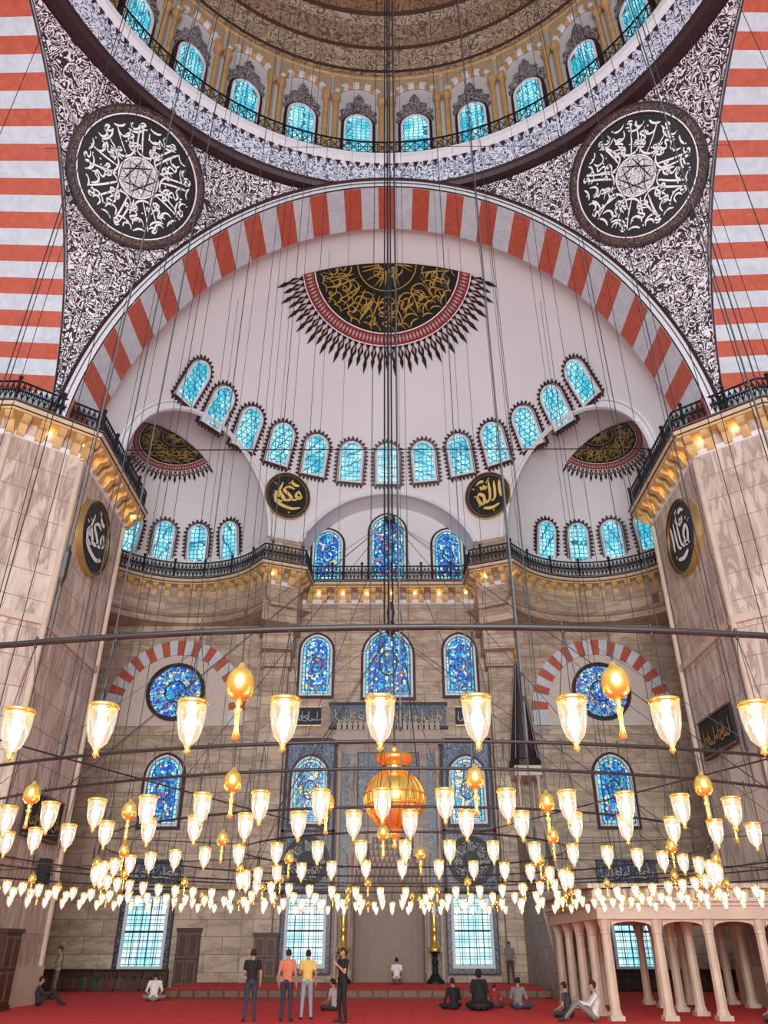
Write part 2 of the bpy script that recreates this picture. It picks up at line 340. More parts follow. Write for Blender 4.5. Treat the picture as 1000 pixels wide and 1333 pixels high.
def pend(qx,qy,z,f):
    u=sqrt(max(0,1-((z-Z0)/BB)**2)); xf=AF*u; ys=A*u
    aF=math.atan2(xf,A); aS=math.atan2(AX,ys); rF=math.hypot(xf,A); rS=math.hypot(AX,ys)
    a=aF+(aS-aF)*f; r=rF+(rS-rF)*f
    return Vector((qx*r*sin(a),DC+qy*r*cos(a),z))
mb=MB()
for qx in (-1,1):
    for qy in (-1,1):
        N=30; K=28; vs=[];fs=[]
        for i in range(N+1):
            z=Z0+BB*sin(AMIN+(pi/2-AMIN)*i/N)
            for k in range(K+1): vs.append(pend(qx,qy,z,k/K))
        for i in range(N):
            for k in range(K): q=i*(K+1)+k; fs.append((q,q+1,q+K+2,q+K+1))
        mb.add(vs,fs,0)
mb.mk('pendentive_vaults',[M_pend],smooth=True)

def striped_arch(name,P,d0,d1,AH,nv=45,back=.9,flare=0.):
    mb=MB(); seg=4
    prof=lambda a,e:((AH+e)*cos(a),(BB+e)*sin(a))
    T=lambda f:AMIN+(pi-2*AMIN)*f
    for v in range(nv):
        mi=0 if v%2==0 else 1
        for q in range(seg):
            a=T((v+q/seg)/nv); b=T((v+(q+1)/seg)/nv)
            x0,z0=prof(a,0);x1,z1=prof(b,0); u0,w0=prof(a,-flare);u1,w1=prof(b,-flare)
            mb.add([P(x0,z0,d0),P(x1,z1,d0),P(u1,w1,d1),P(u0,w0,d1)],[(0,1,2,3)],mi)
            X0,Z0_=prof(a,.58);X1,Z1=prof(b,.58)
            mb.add([P(x0,z0,d0),P(x1,z1,d0),P(X1,Z1,d0),P(X0,Z0_,d0)],[(0,1,2,3)],2)
            X0,Z0_=prof(a,back);X1,Z1=prof(b,back)
            mb.add([P(u0,w0,d1),P(u1,w1,d1),P(X1,Z1,d1),P(X0,Z0_,d1)],[(0,1,2,3)],2)
    e=.04 if d1>d0 else -.04
    for r_,w_ in ((.60,.085),(.33,.022),(.03,.035)):
        mb.tube([P(*prof(T(i/120),r_),d0-e) for i in range(121)],w_,6,3)
    return mb.mk(name,[M_red,M_white,M_trim,M_darktrim])
striped_arch('striped_arch',lambda x,z,d:(x,d,Z0+z),DC+A-.42,28.4,AF,45,2.4)
for sx in (-1,1):
    striped_arch('striped_arch',lambda x,z,d,sx=sx:(sx*d,DC+x,Z0+z),AX-.5,18.2,A,61,.9,.5)
for sx,nm in ((-1,'left'),(1,'right')):
    mb=MB(); x=sx*18.2
    pts=[(DC+A*cos(pi*i/40),Z0+BB*sin(pi*i/40)) for i in range(41)]
    mb.add([(x,a,b) for a,b in pts],[tuple(range(len(pts)))],0); mb.mk('arch_tympanum',[M_plaster])
    mb=MB(); a,b=sorted((sx*24.05,sx*24.4)); mb.box(a,b,-14,33,0,26,0)
    mb.mk('wall_%s'%nm,[M_marble])
    for r_ in range(3):
        for k in range(-3+r_,4-r_):
            window(frame((x-sx*.1,DC+k*2.9,ZS+.5+r_*3.6),(0,1,0),(-sx,0,0),(0,0,1)),1.3,2.6,M_cyan,'plain')

# dome cornice/gallery, drum, dome
mb=MB(); c=(0,DC,0)
mb.lathe([(14.6,35.55),(13.2,35.5),(13.05,35.65),(12.98,35.8)],112,2,c); mb.lathe([(12.98,35.8),(12.55,36.9)],112,0,c)
mb.lathe([(12.55,36.9),(12.3,37.05),(12.25,37.35),(13.4,37.35)],112,1,c)
n=168
for k in range(n):
    a=2*pi*k/n; r0=12.32; a2=2*pi*(k+1)/n
    p=lambda r,a,z:(r*cos(a),DC+r*sin(a),z)
    mb.tube([p(r0,a,37.35),p(r0,a,38.3)],.028,4,3); mb.tube([p(r0,a,37.45),p(r0,a2,38.2)],.02,4,3); mb.tube([p(r0,a2,37.45),p(r0,a,38.2)],.02,4,3)
    mb.add([p(12.5,a-.015,37.0),p(12.5,a+.015,37.0),p(12.62,a,36.6)],[(0,1,2)],2)
for z in (37.42,38.3): mb.tube([(12.32*cos(2*pi*k/112),DC+12.32*sin(2*pi*k/112),z) for k in range(112)],.045,4,3,True)
ob=mb.mk('dome_gallery',[M_band,M_trim,M_darktrim,M_iron]); ob.scale.x=XS
mb=MB(); mb.lathe([(13.25,37.3),(13.25,45.0)],112,0,c)
mb.lathe([(13.25*cos(pi/2*i/30),45+10.2*sin(pi/2*i/30)) for i in range(31)],112,1,c)
mb.lathe([(13.25,44.9),(12.95,45.0),(12.95,45.2),(13.25,45.35)],112,2,c)
ob=mb.mk('dome',[simple('drum_plaster',(.60,.58,.58),.7),M_dome,M_ochre],smooth=True); ob.scale.x=XS
mb=MB(); NB=28
M_brocade=arabesque('brocade_ornament',(.05,.035,.04),(.36,.35,.37),3,18)
for k in range(NB):
    am=2*pi*(k+.5)/NB; da=pi/NB; ab=2*pi*k/NB
    def cyl(a,r,z):return (r*sin(a),DC+r*cos(a),z)
    for off in (-.02,.02):
        x,y,_=cyl(ab+off,12.95,0); mb.lathe([(.2,37.35),(.2,37.7),(.15,37.8),(.14,42.4),(.24,42.75),(.24,43.0)],8,0,(x,y,0))
    n=12; w=.93
    for i in range(n):
        q0=pi*i/n;q1=pi*(i+1)/n
        def P(q,s,r): return cyl(am+da*w*s*cos(q),r,42.9+1.6*s*sin(q))
        mb.add([P(q0,1.0,12.95),P(q1,1.0,12.95),P(q1,.84,12.95),P(q0,.84,12.95),P(q0,.84,13.2),P(q1,.84,13.2)],[(0,1,2,3),(3,2,5,4)],0 if i%2 else 1)
        mb.add([P(q0,1.0,13.0),P(q1,1.0,13.0),cyl(am+da*w*cos(q1),13.0,44.95),cyl(am+da*w*cos(q0),13.0,44.95)],[(0,1,2,3)],3)
    mb.M=frame(cyl(am,13.05,38.1),(cos(am),-sin(am),0),(-sin(am),-cos(am),0),(0,0,1))
    top=[(-.75,2.7),(-.98,3.2),(-.8,3.45),(-.95,3.8),(-.6,4.0),(-.65,4.4),(-.3,4.55),(-.25,4.95),(0,5.4),(.25,4.95),(.3,4.55),(.65,4.4),(.6,4.0),(.95,3.8),(.8,3.45),(.98,3.2),(.75,2.7)]
    mb.plate(top,-.1,.06,2); mb.M=None
ob=mb.mk('dome_arcade',[M_ochre,M_trim,M_brocade,simple('spandrel_ochre',(.48,.36,.23),.6,0,.4,4)]); ob.scale.x=XS
for k in range(NB):
    am=2*pi*(k+.5)/NB
    if cos(am)<-.3: continue
    window(frame((12.98*sin(am)*XS,DC+12.98*cos(am),38.0),(cos(am),-sin(am),0),(-sin(am),-cos(am),0),(0,0,1)),1.3,3.35,M_cyan,'plain')

for sx in (-1,1):
    z,f=33.0,.545; p0=pend(sx,1,z,f); du=pend(sx,1,z,f+.02)-pend(sx,1,z,f-.02); dv=pend(sx,1,z+.3,f)-pend(sx,1,z-.3,f)
    n=du.cross(dv).normalized(); 
    if n.dot(Vector((0,DC,z))-p0)<0: n=-n
    right=du.normalized(); up=right.cross(n); up=up if up.z>0 else -up
    roundel('calligraphy_roundel',frame(p0+n*.42,right,n,up),3.1,'big',3+sx,.12,MR_big)

# ------------------------------------------------------------------ semi-dome
import bmesh
EX=Vector((11.6,36.6,ZS)); er=5.6
def cutsphere(name,c,r,planes,seg=144,mats=None):
    bm=bmesh.new(); bmesh.ops.create_uvsphere(bm,u_segments=seg,v_segments=seg//2,radius=r)
    bmesh.ops.translate(bm,verts=bm.verts,vec=c)
    for co,no in planes:
        bmesh.ops.bisect_plane(bm,geom=bm.verts[:]+bm.edges[:]+bm.faces[:],plane_co=co,plane_no=no,clear_outer=True)
    me=bpy.data.meshes.new(name); bm.to_mesh(me); bm.free()
    me.polygons.foreach_set('use_smooth',[True]*len(me.polygons))
    for m in mats: me.materials.append(m)
    ob=bpy.data.objects.new(name,me); bpy.context.scene.collection.objects.link(ob); return ob
planes=[(C,Vector((0,-1,0))),(C,Vector((0,0,-1)))]
exi={}
for sx in (-1,1):
    E=Vector((sx*EX.x,EX.y,ZS)); D=E-C; L=D.length; Dn=D/L; d=(R*R-er*er+L*L)/(2*L); P0=C+Dn*d; rr=sqrt(R*R-d*d); exi[sx]=(E,Dn,P0,rr)
    planes.append((P0,Dn))
Pb=Vector((0,41.13,ZS+3.75)); nb=Vector((0,3.75,-.5)).normalized(); planes.append((Pb,nb))
cutsphere('semi_dome',C,R,planes,mats=[M_plaster])
for sx in (-1,1):
    E,Dn,P0,rr=exi[sx]
    cutsphere('exedra_half_dome',E,er,[(E,Vector((0,0,-1))),(P0,-Dn)],96,[M_plaster])
    t=Vector((-Dn.y,Dn.x,0)); mb=MB()
    for q,w in ((0,.16),(.34,.05)):
        mb.tube([P0-Dn*(.06+q*.4)+(t*cos(pi*i/40)+Vector((0,0,1))*sin(pi*i/40))*(rr+q) for i in range(41)],w,6,0)
    mb.mk('trim_exedra_arch',[M_trim])
cc=C+nb*((Pb-C).dot(nb)); rc=sqrt(R*R-((Pb-C).dot(nb))**2); U=Vector((0,.5,3.75)).normalized()
arc=[]
for i in range(61):
    a=pi*i/60; p=cc+Vector((1,0,0))*rc*cos(a)+U*rc*sin(a)
    if p.z>=ZS-.02: arc.append(p)
mb=MB()
f0=[Vector((arc[0].x,arc[0].y,20.9))]+arc+[Vector((arc[-1].x,arc[-1].y,20.9))]
vs=f0+[Vector((p.x,YQ,p.z)) for p in f0]; n=len(f0)
mb.add(vs,[(i,i+1,n+i+1,n+i) for i in range(n-1)],0); mb.tube([p+Vector((0,-.05,0)) for p in arc],.14,6,1)
mb.mk('central_bay_vault',[M_plaster,M_trim],smooth=True)

for k in range(-6,7):
    az=rad(11*k); el=rad(24.6+3.4*(abs(k)/6)**2); d=Vector((sin(az)*cos(el),cos(az)*cos(el),sin(el)))
    up=Vector((-sin(az)*sin(el),-cos(az)*sin(el),cos(el))); o=C+d*(R-.16)-up*1.15
    window(frame(o,(cos(az),-sin(az),0),-d,up),1.2,2.35,M_cyan,'flame',.53)
for sx in (-1,1):
    E=exi[sx][0]
    for az in (-45,-23,-1,21):
        az=rad(az)*(-sx); el=rad(12); d=Vector((sin(az)*cos(el),cos(az)*cos(el),sin(el)))
        up=Vector((-sin(az)*sin(el),-cos(az)*sin(el),cos(el))); o=E+d*(er-.2)-up*1.75
        window(frame(o,(cos(az),-sin(az),0),-d,up),1.0,2.5,M_cyan,'flame',.53,.1)

def fan(name,c,Rs,Dy,q0,r1,r2,r3,ns,seed):
    Dx=Vector((Dy.y,-Dy.x,0)); mb=MB()
    def mp(p,q,off=.1):
        q=q+q0; z=sqrt(max(.01,Rs*Rs-p*p-q*q)); v=Dx*p+Dy*q+Vector((0,0,z)); return c+v*((Rs-off)/Rs)
    def pol(r,a,off=.1): return mp(r*cos(a),r*sin(a),off)
    def ring(ra,rb,mi,off,n=64,m=6):
        for i in range(n):
            for j in range(m):
                a,b=pi*i/n,pi*(i+1)/n; u,v=ra+(rb-ra)*j/m,ra+(rb-ra)*(j+1)/m
                mb.add([pol(u,a,off),pol(u,b,off),pol(v,b,off),pol(v,a,off)],[(0,1,2,3)],mi)
    ring(0,r1,0,.06,64,8); ring(r1,r2,1,.06,64,2); ring(r1*.99,r1*1.005,4,.1,64,1); ring(r2*.993,r2*1.005,4,.1,64,1)
    for i in range(ns):
        a=pi*(i+.5)/ns; w=pi/ns*.5; q=r3 if i%2==0 else (r2+(r3-r2)*.82); h=q-r2
        P=[(r2,a-w*.9),(r2+h*.15,a-w*.3),(r2+h*.35,a-w*.95),(r2+h*.55,a-w*.35),(r2+h*.7,a-w*.55),(q,a),(r2+h*.7,a+w*.55),(r2+h*.55,a+w*.35),(r2+h*.35,a+w*.95),(r2+h*.15,a+w*.3),(r2,a+w*.9)]
        mb.add([pol(x,y,.08) for x,y in P],[tuple(range(len(P)))],2)
        mb.add([pol(x,y,.1) for x,y in ((r2+h*.3,a-w*.3),(r2+h*.5,a),(r2+h*.3,a+w*.3),(r2+h*.15,a))],[(0,1,2,3)],5)
    nd=int(ns*1.6)
    for i in range(nd):
        a=pi*(i+.5)/nd; m=(r1+r2)/2; h=(r2-r1)*.33; w=pi/nd*.38
        mb.add([pol(m-h,a,.1),pol(m,a+w,.1),pol(m+h,a,.1),pol(m,a-w,.1)],[(0,1,2,3)],5)
        mb.add([pol(m-h*.5,a+w,.1),pol(m,a+w*1.8,.1),pol(m+h*.5,a+w,.1)],[(0,1,2)],2)
    rn=random.Random(seed); m2=lambda x,y: mp(x,max(0.02,y),.14)
    for i in range(19):
        a=pi*(i+.5)/19
        for rr_,g,s in ((.5,0 if i%3 else 3,.34),(.60,rn.choice([1,4,2]),.22),(.80,rn.choice([1,2,5,4]),.2),(.7,rn.choice([3,6,5]),.2),(.9,5,.16)):
            aa=a+rn.uniform(-.07,.07); q=rr_*r1
            glyph(mb,g,q*cos(aa),q*sin(aa),aa-pi/2+rn.uniform(-.6,.6),s*r1,.02*r1,m2,3)
    for i in range(16):
        a=pi*(i+.5)/16; glyph(mb,rn.choice([0,3,4]),.12*r1*cos(a),.12*r1*sin(a),a-pi/2,.24*r1,.018*r1,m2,3)
    ring(r1*.40,r1*.415,3,.12,50,1)
    mb.mk(name,[simple(name+'_ground',(.010,.018,.016),.5),simple(name+'_border_red',(.30,.03,.035),.6),M_black,M_goldpaint,M_whitepaint,simple(name+'_accent',(.55,.38,.34),.6)])
fan('calligraphy_half_medallion',C,R,Vector((0,1,0)),2.6,4.1,4.75,6.25,39,5)
for sx in (-1,1):
    E,Dn,P0,rr=exi[sx]; fan('exedra_half_medallion',E,er,Dn,.95,2.15,2.5,3.15,31,9)

for sx,kd in ((-1,'muh'),(1,'allah')):
    d=(Vector((sx*6.1,39.8,25.45))-C).normalized(); o=C+d*(R-.22); right=Vector((d.y,-d.x,0)).normalized(); up=right.cross(d)
    up=up if up.z>0 else -up
    roundel('gilt_calligraphy_roundel',frame(o,right,-d,up),1.42,kd,4,.1,MR_gold)

# ------------------------------------------------------------------ lower structure
def qw(x,z,y=YQ): return frame((x,y-.05,z),(1,0,0),(0,-1,0),(0,0,1))
mb=MB(); mb.box(-18,18,YQ,YQ+.5,0,20.9,0); mb.box(-18,18,YQ,YQ+.5,20.9,28.5,1); mb.mk('wall_qibla',[M_marble,M_plaster])
for sx in (-1,1):
    mb=MB(); a,b=sorted((sx*17.3,sx*17.8)); mb.box(a,b,33.1,YQ-.01,0,24,0)
    for i in range(8): mb.box(min(sx*17.3,sx*16.95),max(sx*17.3,sx*16.95),YQ-.9,YQ-.02,13.4+i*.6,13.4+(i+1)*.6,1 if i%2 else 2)
    mb.mk('side_return_wall',[M_marble,M_red,M_white])
    mb=MB()
    mb.prism([(sx*5.15,40.62),(sx*5.15,42.99),(sx*7.6,42.99),(sx*6.98,39.75)],17.6,ZS+.1,0)
    mb.prism([(sx*5.7,42.3),(sx*5.7,42.99),(sx*7.1,42.99),(sx*7.1,42.3)],0,17.6,0)
    mb.prism([(sx*5.4,41.4),(sx*5.4,42.99),(sx*7.3,42.99),(sx*7.1,41.2)],16.4,17.6,0)
    mb.prism([(sx*5.55,42.0),(sx*5.55,42.99),(sx*7.2,42.99),(sx*7.15,41.9)],15.6,16.4,0)
    mb.mk('stone_pilaster',[M_marble])
for sx in (-1,1):
    mb=MB(); E=exi[sx][0]; vs=[];fs=[]; K=60; rows=[(er+2.8,18.4),(er+.25,18.4),(er+.25,18.7),(er,18.9),(er,21.0)]
    for r_,z in rows:
        for k in range(K+1):
            a=rad(30+(222-30)*k/K); vs.append((E.x+ -sx*r_*cos(a)*1.0 ,min(E.y+r_*sin(a),YQ-.01),z))
    for i in range(len(rows)-1):
        for k in range(K): q=i*(K+1)+k; fs.append((q,q+1,q+K+2,q+K+1))
    mb.add(vs,fs,0)
    vs=[(E.x-sx*er*cos(rad(30+192*k/K)),E.y+er*sin(rad(30+192*k/K)),z) for z in (21.0,ZS) for k in range(K+1)]
    mb.add(vs,[(k,k+1,K+2+k,K+1+k) for k in range(K)],1)
    mb.mk('exedra_drum',[M_marble,M_plaster],smooth=False)
for sx in (-1,1):
    mb=MB(); poly=[(sx*24,25.25),(sx*15.2,25.25),(sx*PX,27.15),(sx*PX,33.0),(sx*24,33.0)]
    mb.prism(poly,0,20.95,0)
    mb.prism([(sx*24,25.1),(sx*15.1,25.1),(sx*(PX-.15),27.0),(sx*(PX-.15),33.1),(sx*24,33.1)],0,1.2,1)
    mb.prism([(sx*24,25.15),(sx*15.14,25.15),(sx*(PX-.1),27.05),(sx*(PX-.1),33.05),(sx*24,33.05)],12.3,12.6,1)
    for (x,y) in ((15.2,25.25),(PX,27.15),(PX,33.0)):
        mb.lathe([(.13,1.2),(.13,19.6)],10,1,(sx*x,y,0))
    mb.prism([(sx*13.5,28.45),(sx*13.3,33),(sx*18,33),(sx*18,28.45)],20.9,ZS+4,0)
    mb.mk('stone_pier',[M_pier,M_mmarble])
    roundel('gilt_calligraphy_roundel',frame((sx*(PX-.18),29.6,17.3),(0,1,0),(-sx,0,0),(0,0,1)),1.65,'allah' if sx>0 else 'muh',8,.05,MR_whitegold)

half=[(-24,24.6),(-15.0,24.6),(-12.3,26.85),(-12.3,33.6),(-15.2,34.2)]
E=exi[-1][0]; gr=5.15
for a in range(200,36,-6): half.append((E.x+gr*cos(rad(a)),E.y+gr*sin(rad(a))))
half+=[(-7.0,39.1),(-4.75,40.05),(-4.6,42.2)]
path=half+[(-x,y) for x,y in reversed(half)]
def normals(P):
    out=[]
    for i,p in enumerate(P):
        ns=[]
        for a,b in ((i-1,i),(i,i+1)):
            if a<0 or b>=len(P): continue
            d=Vector(P[b])-Vector(P[a]); d.normalize(); ns.append(Vector((d.y,-d.x)))
        if len(ns)==1: out.append(ns[0])
        else:
            m=(ns[0]+ns[1]); m=m.normalized() if m.length>1e-3 else ns[0]; out.append(m/max(.5,m.dot(ns[0])))
    return out
NP=normals(path)
def sweep(mb,prof,mi):
    vs=[];fs=[];n=len(prof)
    for p,nn in zip(path,NP):
        for o,z in prof: vs.append((p[0]+nn.x*o,p[1]+nn.y*o,z))
    for i in range(len(path)-1):
        for j in range(n-1): fs.append((i*n+j,i*n+j+1,(i+1)*n+j+1,(i+1)*n+j))
    mb.add(vs,fs,mi)
ZG=20.95
mb=MB(); ml=MB()
sweep(mb,[(-.75,ZG-1.25),(-.60,ZG-1.2),(-.55,ZG-1.0),(-.6,ZG-.95)],0)
sweep(mb,[(-.8,ZG-.42),(.02,ZG-.40),(.06,ZG-.3)],3); sweep(mb,[(.06,ZG-.3),(.14,ZG-.22),(.16,ZG),(-1.3,ZG)],1)
sweep(mb,[(.17,ZG-.02),(.19,ZG-.08),(.17,ZG-.12)],2); sweep(mb,[(.09,ZG-.27),(.12,ZG-.29),(.08,ZG-.32)],2)
P=resample(path,int(112/.42),False); 
for i in range(len(P)-1):
    a=P[i];b=P[i+1]; d=(b-a).normalized(); nn=Vector((d.y,-d.x)); m=(a+b)/2
    mb.M=frame((m.x,m.y,0),(d.x,d.y,0),(nn.x,nn.y,0),(0,0,1))
    if i%2==0:
        prof=[(-.65,ZG-.42),(.0,ZG-.42),(.02,ZG-.58),(-.12,ZG-.68),(-.3,ZG-.72),(-.4,ZG-.95),(-.5,ZG-1.1),(-.65,ZG-1.2)]
        vs=[(x,o,z) for x in (-.16,.16) for o,z in prof]; n=len(prof)
        mb.add(vs,[tuple(range(n)),tuple(range(2*n-1,n-1,-1))]+[(k,(k+1)%n,n+(k+1)%n,n+k) for k in range(n)],3)
    elif i%4==1:
        ml.M=mb.M; ml.box(-.07,.07,-.6,-.5,ZG-.62,ZG-.52,0)
    mb.M=None
mb.mk('gallery_cornice',[M_trim,M_cornice,M_darktrim,M_corbel])
ml.mk('cornice_accent_lights',[M_led])
mb=MB(); P=resample(path,int(112/.26),False)
for i in range(len(P)-1):
    a,b=P[i],P[i+1]; z0,z1=ZG+.08,ZG+.98
    if i%8==0:
        mb.box(a.x-.05,a.x+.05,a.y-.05,a.y+.05,ZG,ZG+1.12,0); mb.lathe([(0.08,ZG+1.12),(.1,ZG+1.2),(0,ZG+1.3)],6,0,(a.x,a.y,0))
    mb.tube([(a.x,a.y,z0),(a.x,a.y,z1)],.028,4,0)
    mb.tube([(a.x,a.y,z0+.1),(b.x,b.y,z1-.1)],.022,4,0); mb.tube([(b.x,b.y,z0+.1),(a.x,a.y,z1-.1)],.022,4,0)
for z in (ZG+.08,ZG+.55,ZG+.98): mb.tube([(p.x,p.y,z) for p in P],.045,4,0)
mb.mk('gallery_railing',[M_iron])

for x,w,z0,z1 in ((-3.75,1.65,21.4,24.7),(0,2.0,21.4,25.8),(3.75,1.65,21.4,24.7)): window(qw(x,z0),w,z1-z0,M_stain,'plain',.56,.12,True)
for x,w,z0,z1 in ((-4.15,1.6,14.3,17.7),(0,2.6,14.2,18.0),(4.15,1.6,14.3,17.7)): window(qw(x,z0),w,z1-z0,M_stain,'plain',.56,.12,True)
M_pscript=simple('pale_script',(.5,.55,.55),.5)
for sx in (-1,1):
    x=sx*4.2; mb=MB(); mb.M=qw(x,0)
    mb.plate([(-1.4,4.1),(1.4,4.1),(1.4,11.8),(-1.4,11.8)],-.05,.06,0)
    for (a,b,c_,d) in ((-1.4,-1.25,4.1,11.8),(1.25,1.4,4.1,11.8),(-1.4,1.4,11.65,11.8),(-1.4,1.4,4.1,4.25),(-1.4,1.4,7.0,7.12)): mb.plate([(a,c_),(b,c_),(b,d),(a,d)],.0,.12,1)
    n=40; ci=lambda r:[(r*cos(2*pi*k/n),5.65+r*sin(2*pi*k/n)) for k in range(n)]
    mb.plate(ci(1.1),.05,.1,2); mb.ringplate(ci(1.18),ci(1.08),.05,.14,1); mb.ringplate(ci(.5),ci(.46),.05,.12,3)
    calli_disc(mb,lambda a,b:(a,.12,5.65+b),1.0,3,11,7,.45)
    for q in (-1,1):
        mb.plate([(q*1.18,9.6),(q*1.18,11.5),(q*.05,11.5),(q*.6,10.9)],.06,.1,4)
    mb.mk('tile_panel',[M_tile,M_darktrim,M_black,M_pscript,arabesque('tile_spandrel',(.02,.05,.14),(.3,.4,.5),4,20)])
    window(qw(x,7.5,YQ-.1),1.7,3.2,M_stain2,'plain',.56,.12,True)
    rectwin(qw(sx*4.1,1.05),1.75,2.9,M_clear)
    mb=MB(); mb.M=qw(sx*4.6,12.5); mb.plate([(-.85,0),(.85,0),(.85,1.05),(-.85,1.05)],-.05,.06,0)
    for i in range(9): glyph(mb,[0,1,3,2,4,0,1,3,5][i],-.7+.17*i,.3,0,.5,.05,lambda a,b:(a,.09,b),1)
    for (a,b,c_,d) in ((-.88,.88,-.04,.03),(-.88,.88,1.0,1.07)): mb.plate([(a,c_),(b,c_),(b,d),(a,d)],0,.1,2)
    mb.mk('inscription_board',[simple('navy_board',(.01,.015,.04)),M_pscript,M_brass])
    x=sx*12.05; mb=MB(); mb.M=qw(x,13.35); nv=25
    for v in range(nv):
        a=pi*v/nv;b=pi*(v+1)/nv; Q=lambda r,t_:(r*cos(t_),r*sin(t_)*1.04)
        pts=[Q(3.1,a),Q(3.95,a),Q(3.95,(a+b)/2),Q(3.95,b),Q(3.1,b),Q(3.1,(a+b)/2)]
        mb.plate(pts,-.05,.12,v%2)
    for s2 in (-1,1): 
        a0,b0=sorted((s2*3.1,s2*3.95)); mb.plate([(a0,-.85),(b0,-.85),(b0,0),(a0,0)],-.05,.12,1)
    tym=[(3.1*cos(pi*k/30),3.22*sin(pi*k/30)) for k in range(31)]; mb.plate([(3.1,-.85)]+tym+[(-3.1,-.85)],-.05,.03,2)
    mb.mk('striped_blind_arch',[M_red,M_white,simple('cream_tympanum',(.66,.59,.52),.7)])
    WN[0]+=1; mb=MB(); mb.M=qw(x,14.4,YQ-.08); n=44; ci=lambda r:[(r*cos(2*pi*k/n),r*sin(2*pi*k/n)) for k in range(n)]
    mb.plate(ci(1.45),-.05,.04,0); mb.ringplate(ci(1.65),ci(1.45),-.05,.16,1)
    mb.ringplate(ci(.62),ci(.56),.03,.08,2)
    for k in range(12):
        a=2*pi*k/12; mb.tube([(.6*cos(a),.06,.6*sin(a)),(1.0*cos(a+.26),.06,1.0*sin(a+.26)),(1.45*cos(a),.06,1.45*sin(a))],.025,4,3); mb.tube([(.6*cos(a),.06,.6*sin(a)),(1.0*cos(a-.26),.06,1.0*sin(a-.26)),(1.45*cos(a),.06,1.45*sin(a))],.025,4,3)
    mb.mk('window_%d'%WN[0],[M_stain,M_darktrim,M_iron,M_trim])
    window(qw(x,7.4),1.75,3.4,M_stain,'plain',.56,.12,True)
    rectwin(qw(sx*12.0,1.0),1.9,2.9,M_clear)
    mb=MB(); mb.M=qw(x,4.6); mb.plate([(-1.5,0),(1.5,0),(1.5,1.1),(-1.5,1.1)],-.05,.08,0)
    for i in range(14): glyph(mb,[0,1,3,2,4,0,6][i%7],-1.3+.2*i,.3,0,.5,.06,lambda a,b:(a,.11,b),1)
    for (a,b,c_,d) in ((-1.5,1.5,0,.08),(-1.5,1.5,1.02,1.1),(-1.5,-1.42,0,1.1),(1.42,1.5,0,1.1)): mb.plate([(a,c_),(b,c_),(b,d),(a,d)],0,.13,0)
    mb.mk('inscription_board',[M_tile,M_pscript])
for sx,z,y in ((1,8.3,30.3),(-1,5.2,30.3)):
    mb=MB(); mb.M=frame((sx*(PX-.08),y,z),(0,1,0),(-sx,0,0),(0,0,1)); mb.plate([(-1.6,0),(1.6,0),(1.6,1.5),(-1.6,1.5)],0,.12,0)
    for i in range(14): glyph(mb,[0,1,3,2,4,0,6][i%7],-1.35+.21*i,.45,0,.6,.06,lambda a,b:(a,.15,b),1)
    for q in (0,1.42): mb.plate([(-1.6,q),(1.6,q),(1.6,q+.08),(-1.6,q+.08)],.1,.17,2)
    mb.mk('inscription_board',[M_black,M_goldpaint,M_wood2])

# ------------------------------------------------------------------ mihrab
mb=MB(); y=YQ-.01
mb.box(-2.7,-1.75,y-.5,y,.34,11.4,0); mb.box(1.75,2.7,y-.5,y,.34,11.4,0); mb.box(-1.75,1.75,y-.5,y,7.2,11.4,0)
for i,(a,z) in enumerate(((2.9,11.4),(3.05,11.65),(2.85,11.9))): mb.box(-a,a,y-.62+.04*i,y,z,z+.27,1)
mb.box(-3.2,3.2,y-.25,y,12.35,13.7,2)
mb.box(-3.3,3.3,y-.3,y,13.6,13.75,5); mb.box(-3.3,3.3,y-.3,y,12.3,12.42,5)
for i in range(18): mb.M=frame((-2.95+i*.345,y-.28,12.65),(1,0,0),(0,-1,0),(0,0,1)); glyph(mb,[0,1,3,2,4,0,6][i%7],0,.1,0,.6,.05,lambda a,b:(a,0,b),6); mb.M=None
for i in range(-9,10):
    mb.M=frame((i*.3,y-.55,12.15),(1,0,0),(0,-1,0),(0,0,1)); mb.plate([(-.12,0),(.12,0),(.1,.2),(.14,.3),(0,.5),(-.14,.3),(-.1,.2)],0,.08,1); mb.M=None
for j in range(9):
    z0=4.6+j*.3; r=1.7*(1-(j/9)**1.6); z1=z0+.3
    mb.box(-1.75,-r,y-.48,y,z0,z1,1); mb.box(r,1.75,y-.48,y,z0,z1,1)
    for k in range(int(r*2/.24)): xx=-r+.12+k*.24; mb.add([(xx-.1,y-.4+j*.02,z1),(xx+.1,y-.4+j*.02,z1),(xx,y-.3,z0)],[(0,1,2)],1)
for k in range(10):
    a0=pi*k/10;a1=pi*(k+1)/10; mb.add([(1.7*cos(a0),y-.45+.44*sin(a0),.34),(1.7*cos(a1),y-.45+.44*sin(a1),.34),(1.7*cos(a1),y-.45+.44*sin(a1),7.3),(1.7*cos(a0),y-.45+.44*sin(a0),7.3)],[(0,1,2,3)],4)
for sx in (-1,1):
    mb.lathe([(.2,.34),(.2,.7),(.12,.85),(.12,5.4),(.2,5.75),(.2,5.9)],12,1,(sx*1.95,y-.62,0)); mb.lathe([(.12,.34),(.12,10.5),(.2,10.9),(0,11.3)],10,1,(sx*2.6,y-.58,0))
    a,b=sorted((sx*.25,sx*1.6)); mb.box(a,b,y-.55,y-.49,8,10.9,2); mb.box(a-.06,b+.06,y-.53,y-.49,7.94,10.96,5)
    a,b=sorted((sx*2.05,sx*2.42)); mb.box(a,b,y-.53,y-.49,1.0,10.9,2)
mb.mk('mihrab',[M_mihrab,simple('mihrab_trim',(.44,.37,.3),.5),M_tile,M_whitepaint,simple('niche_stone',(.30,.24,.19),.6),M_darktrim,M_goldpaint])

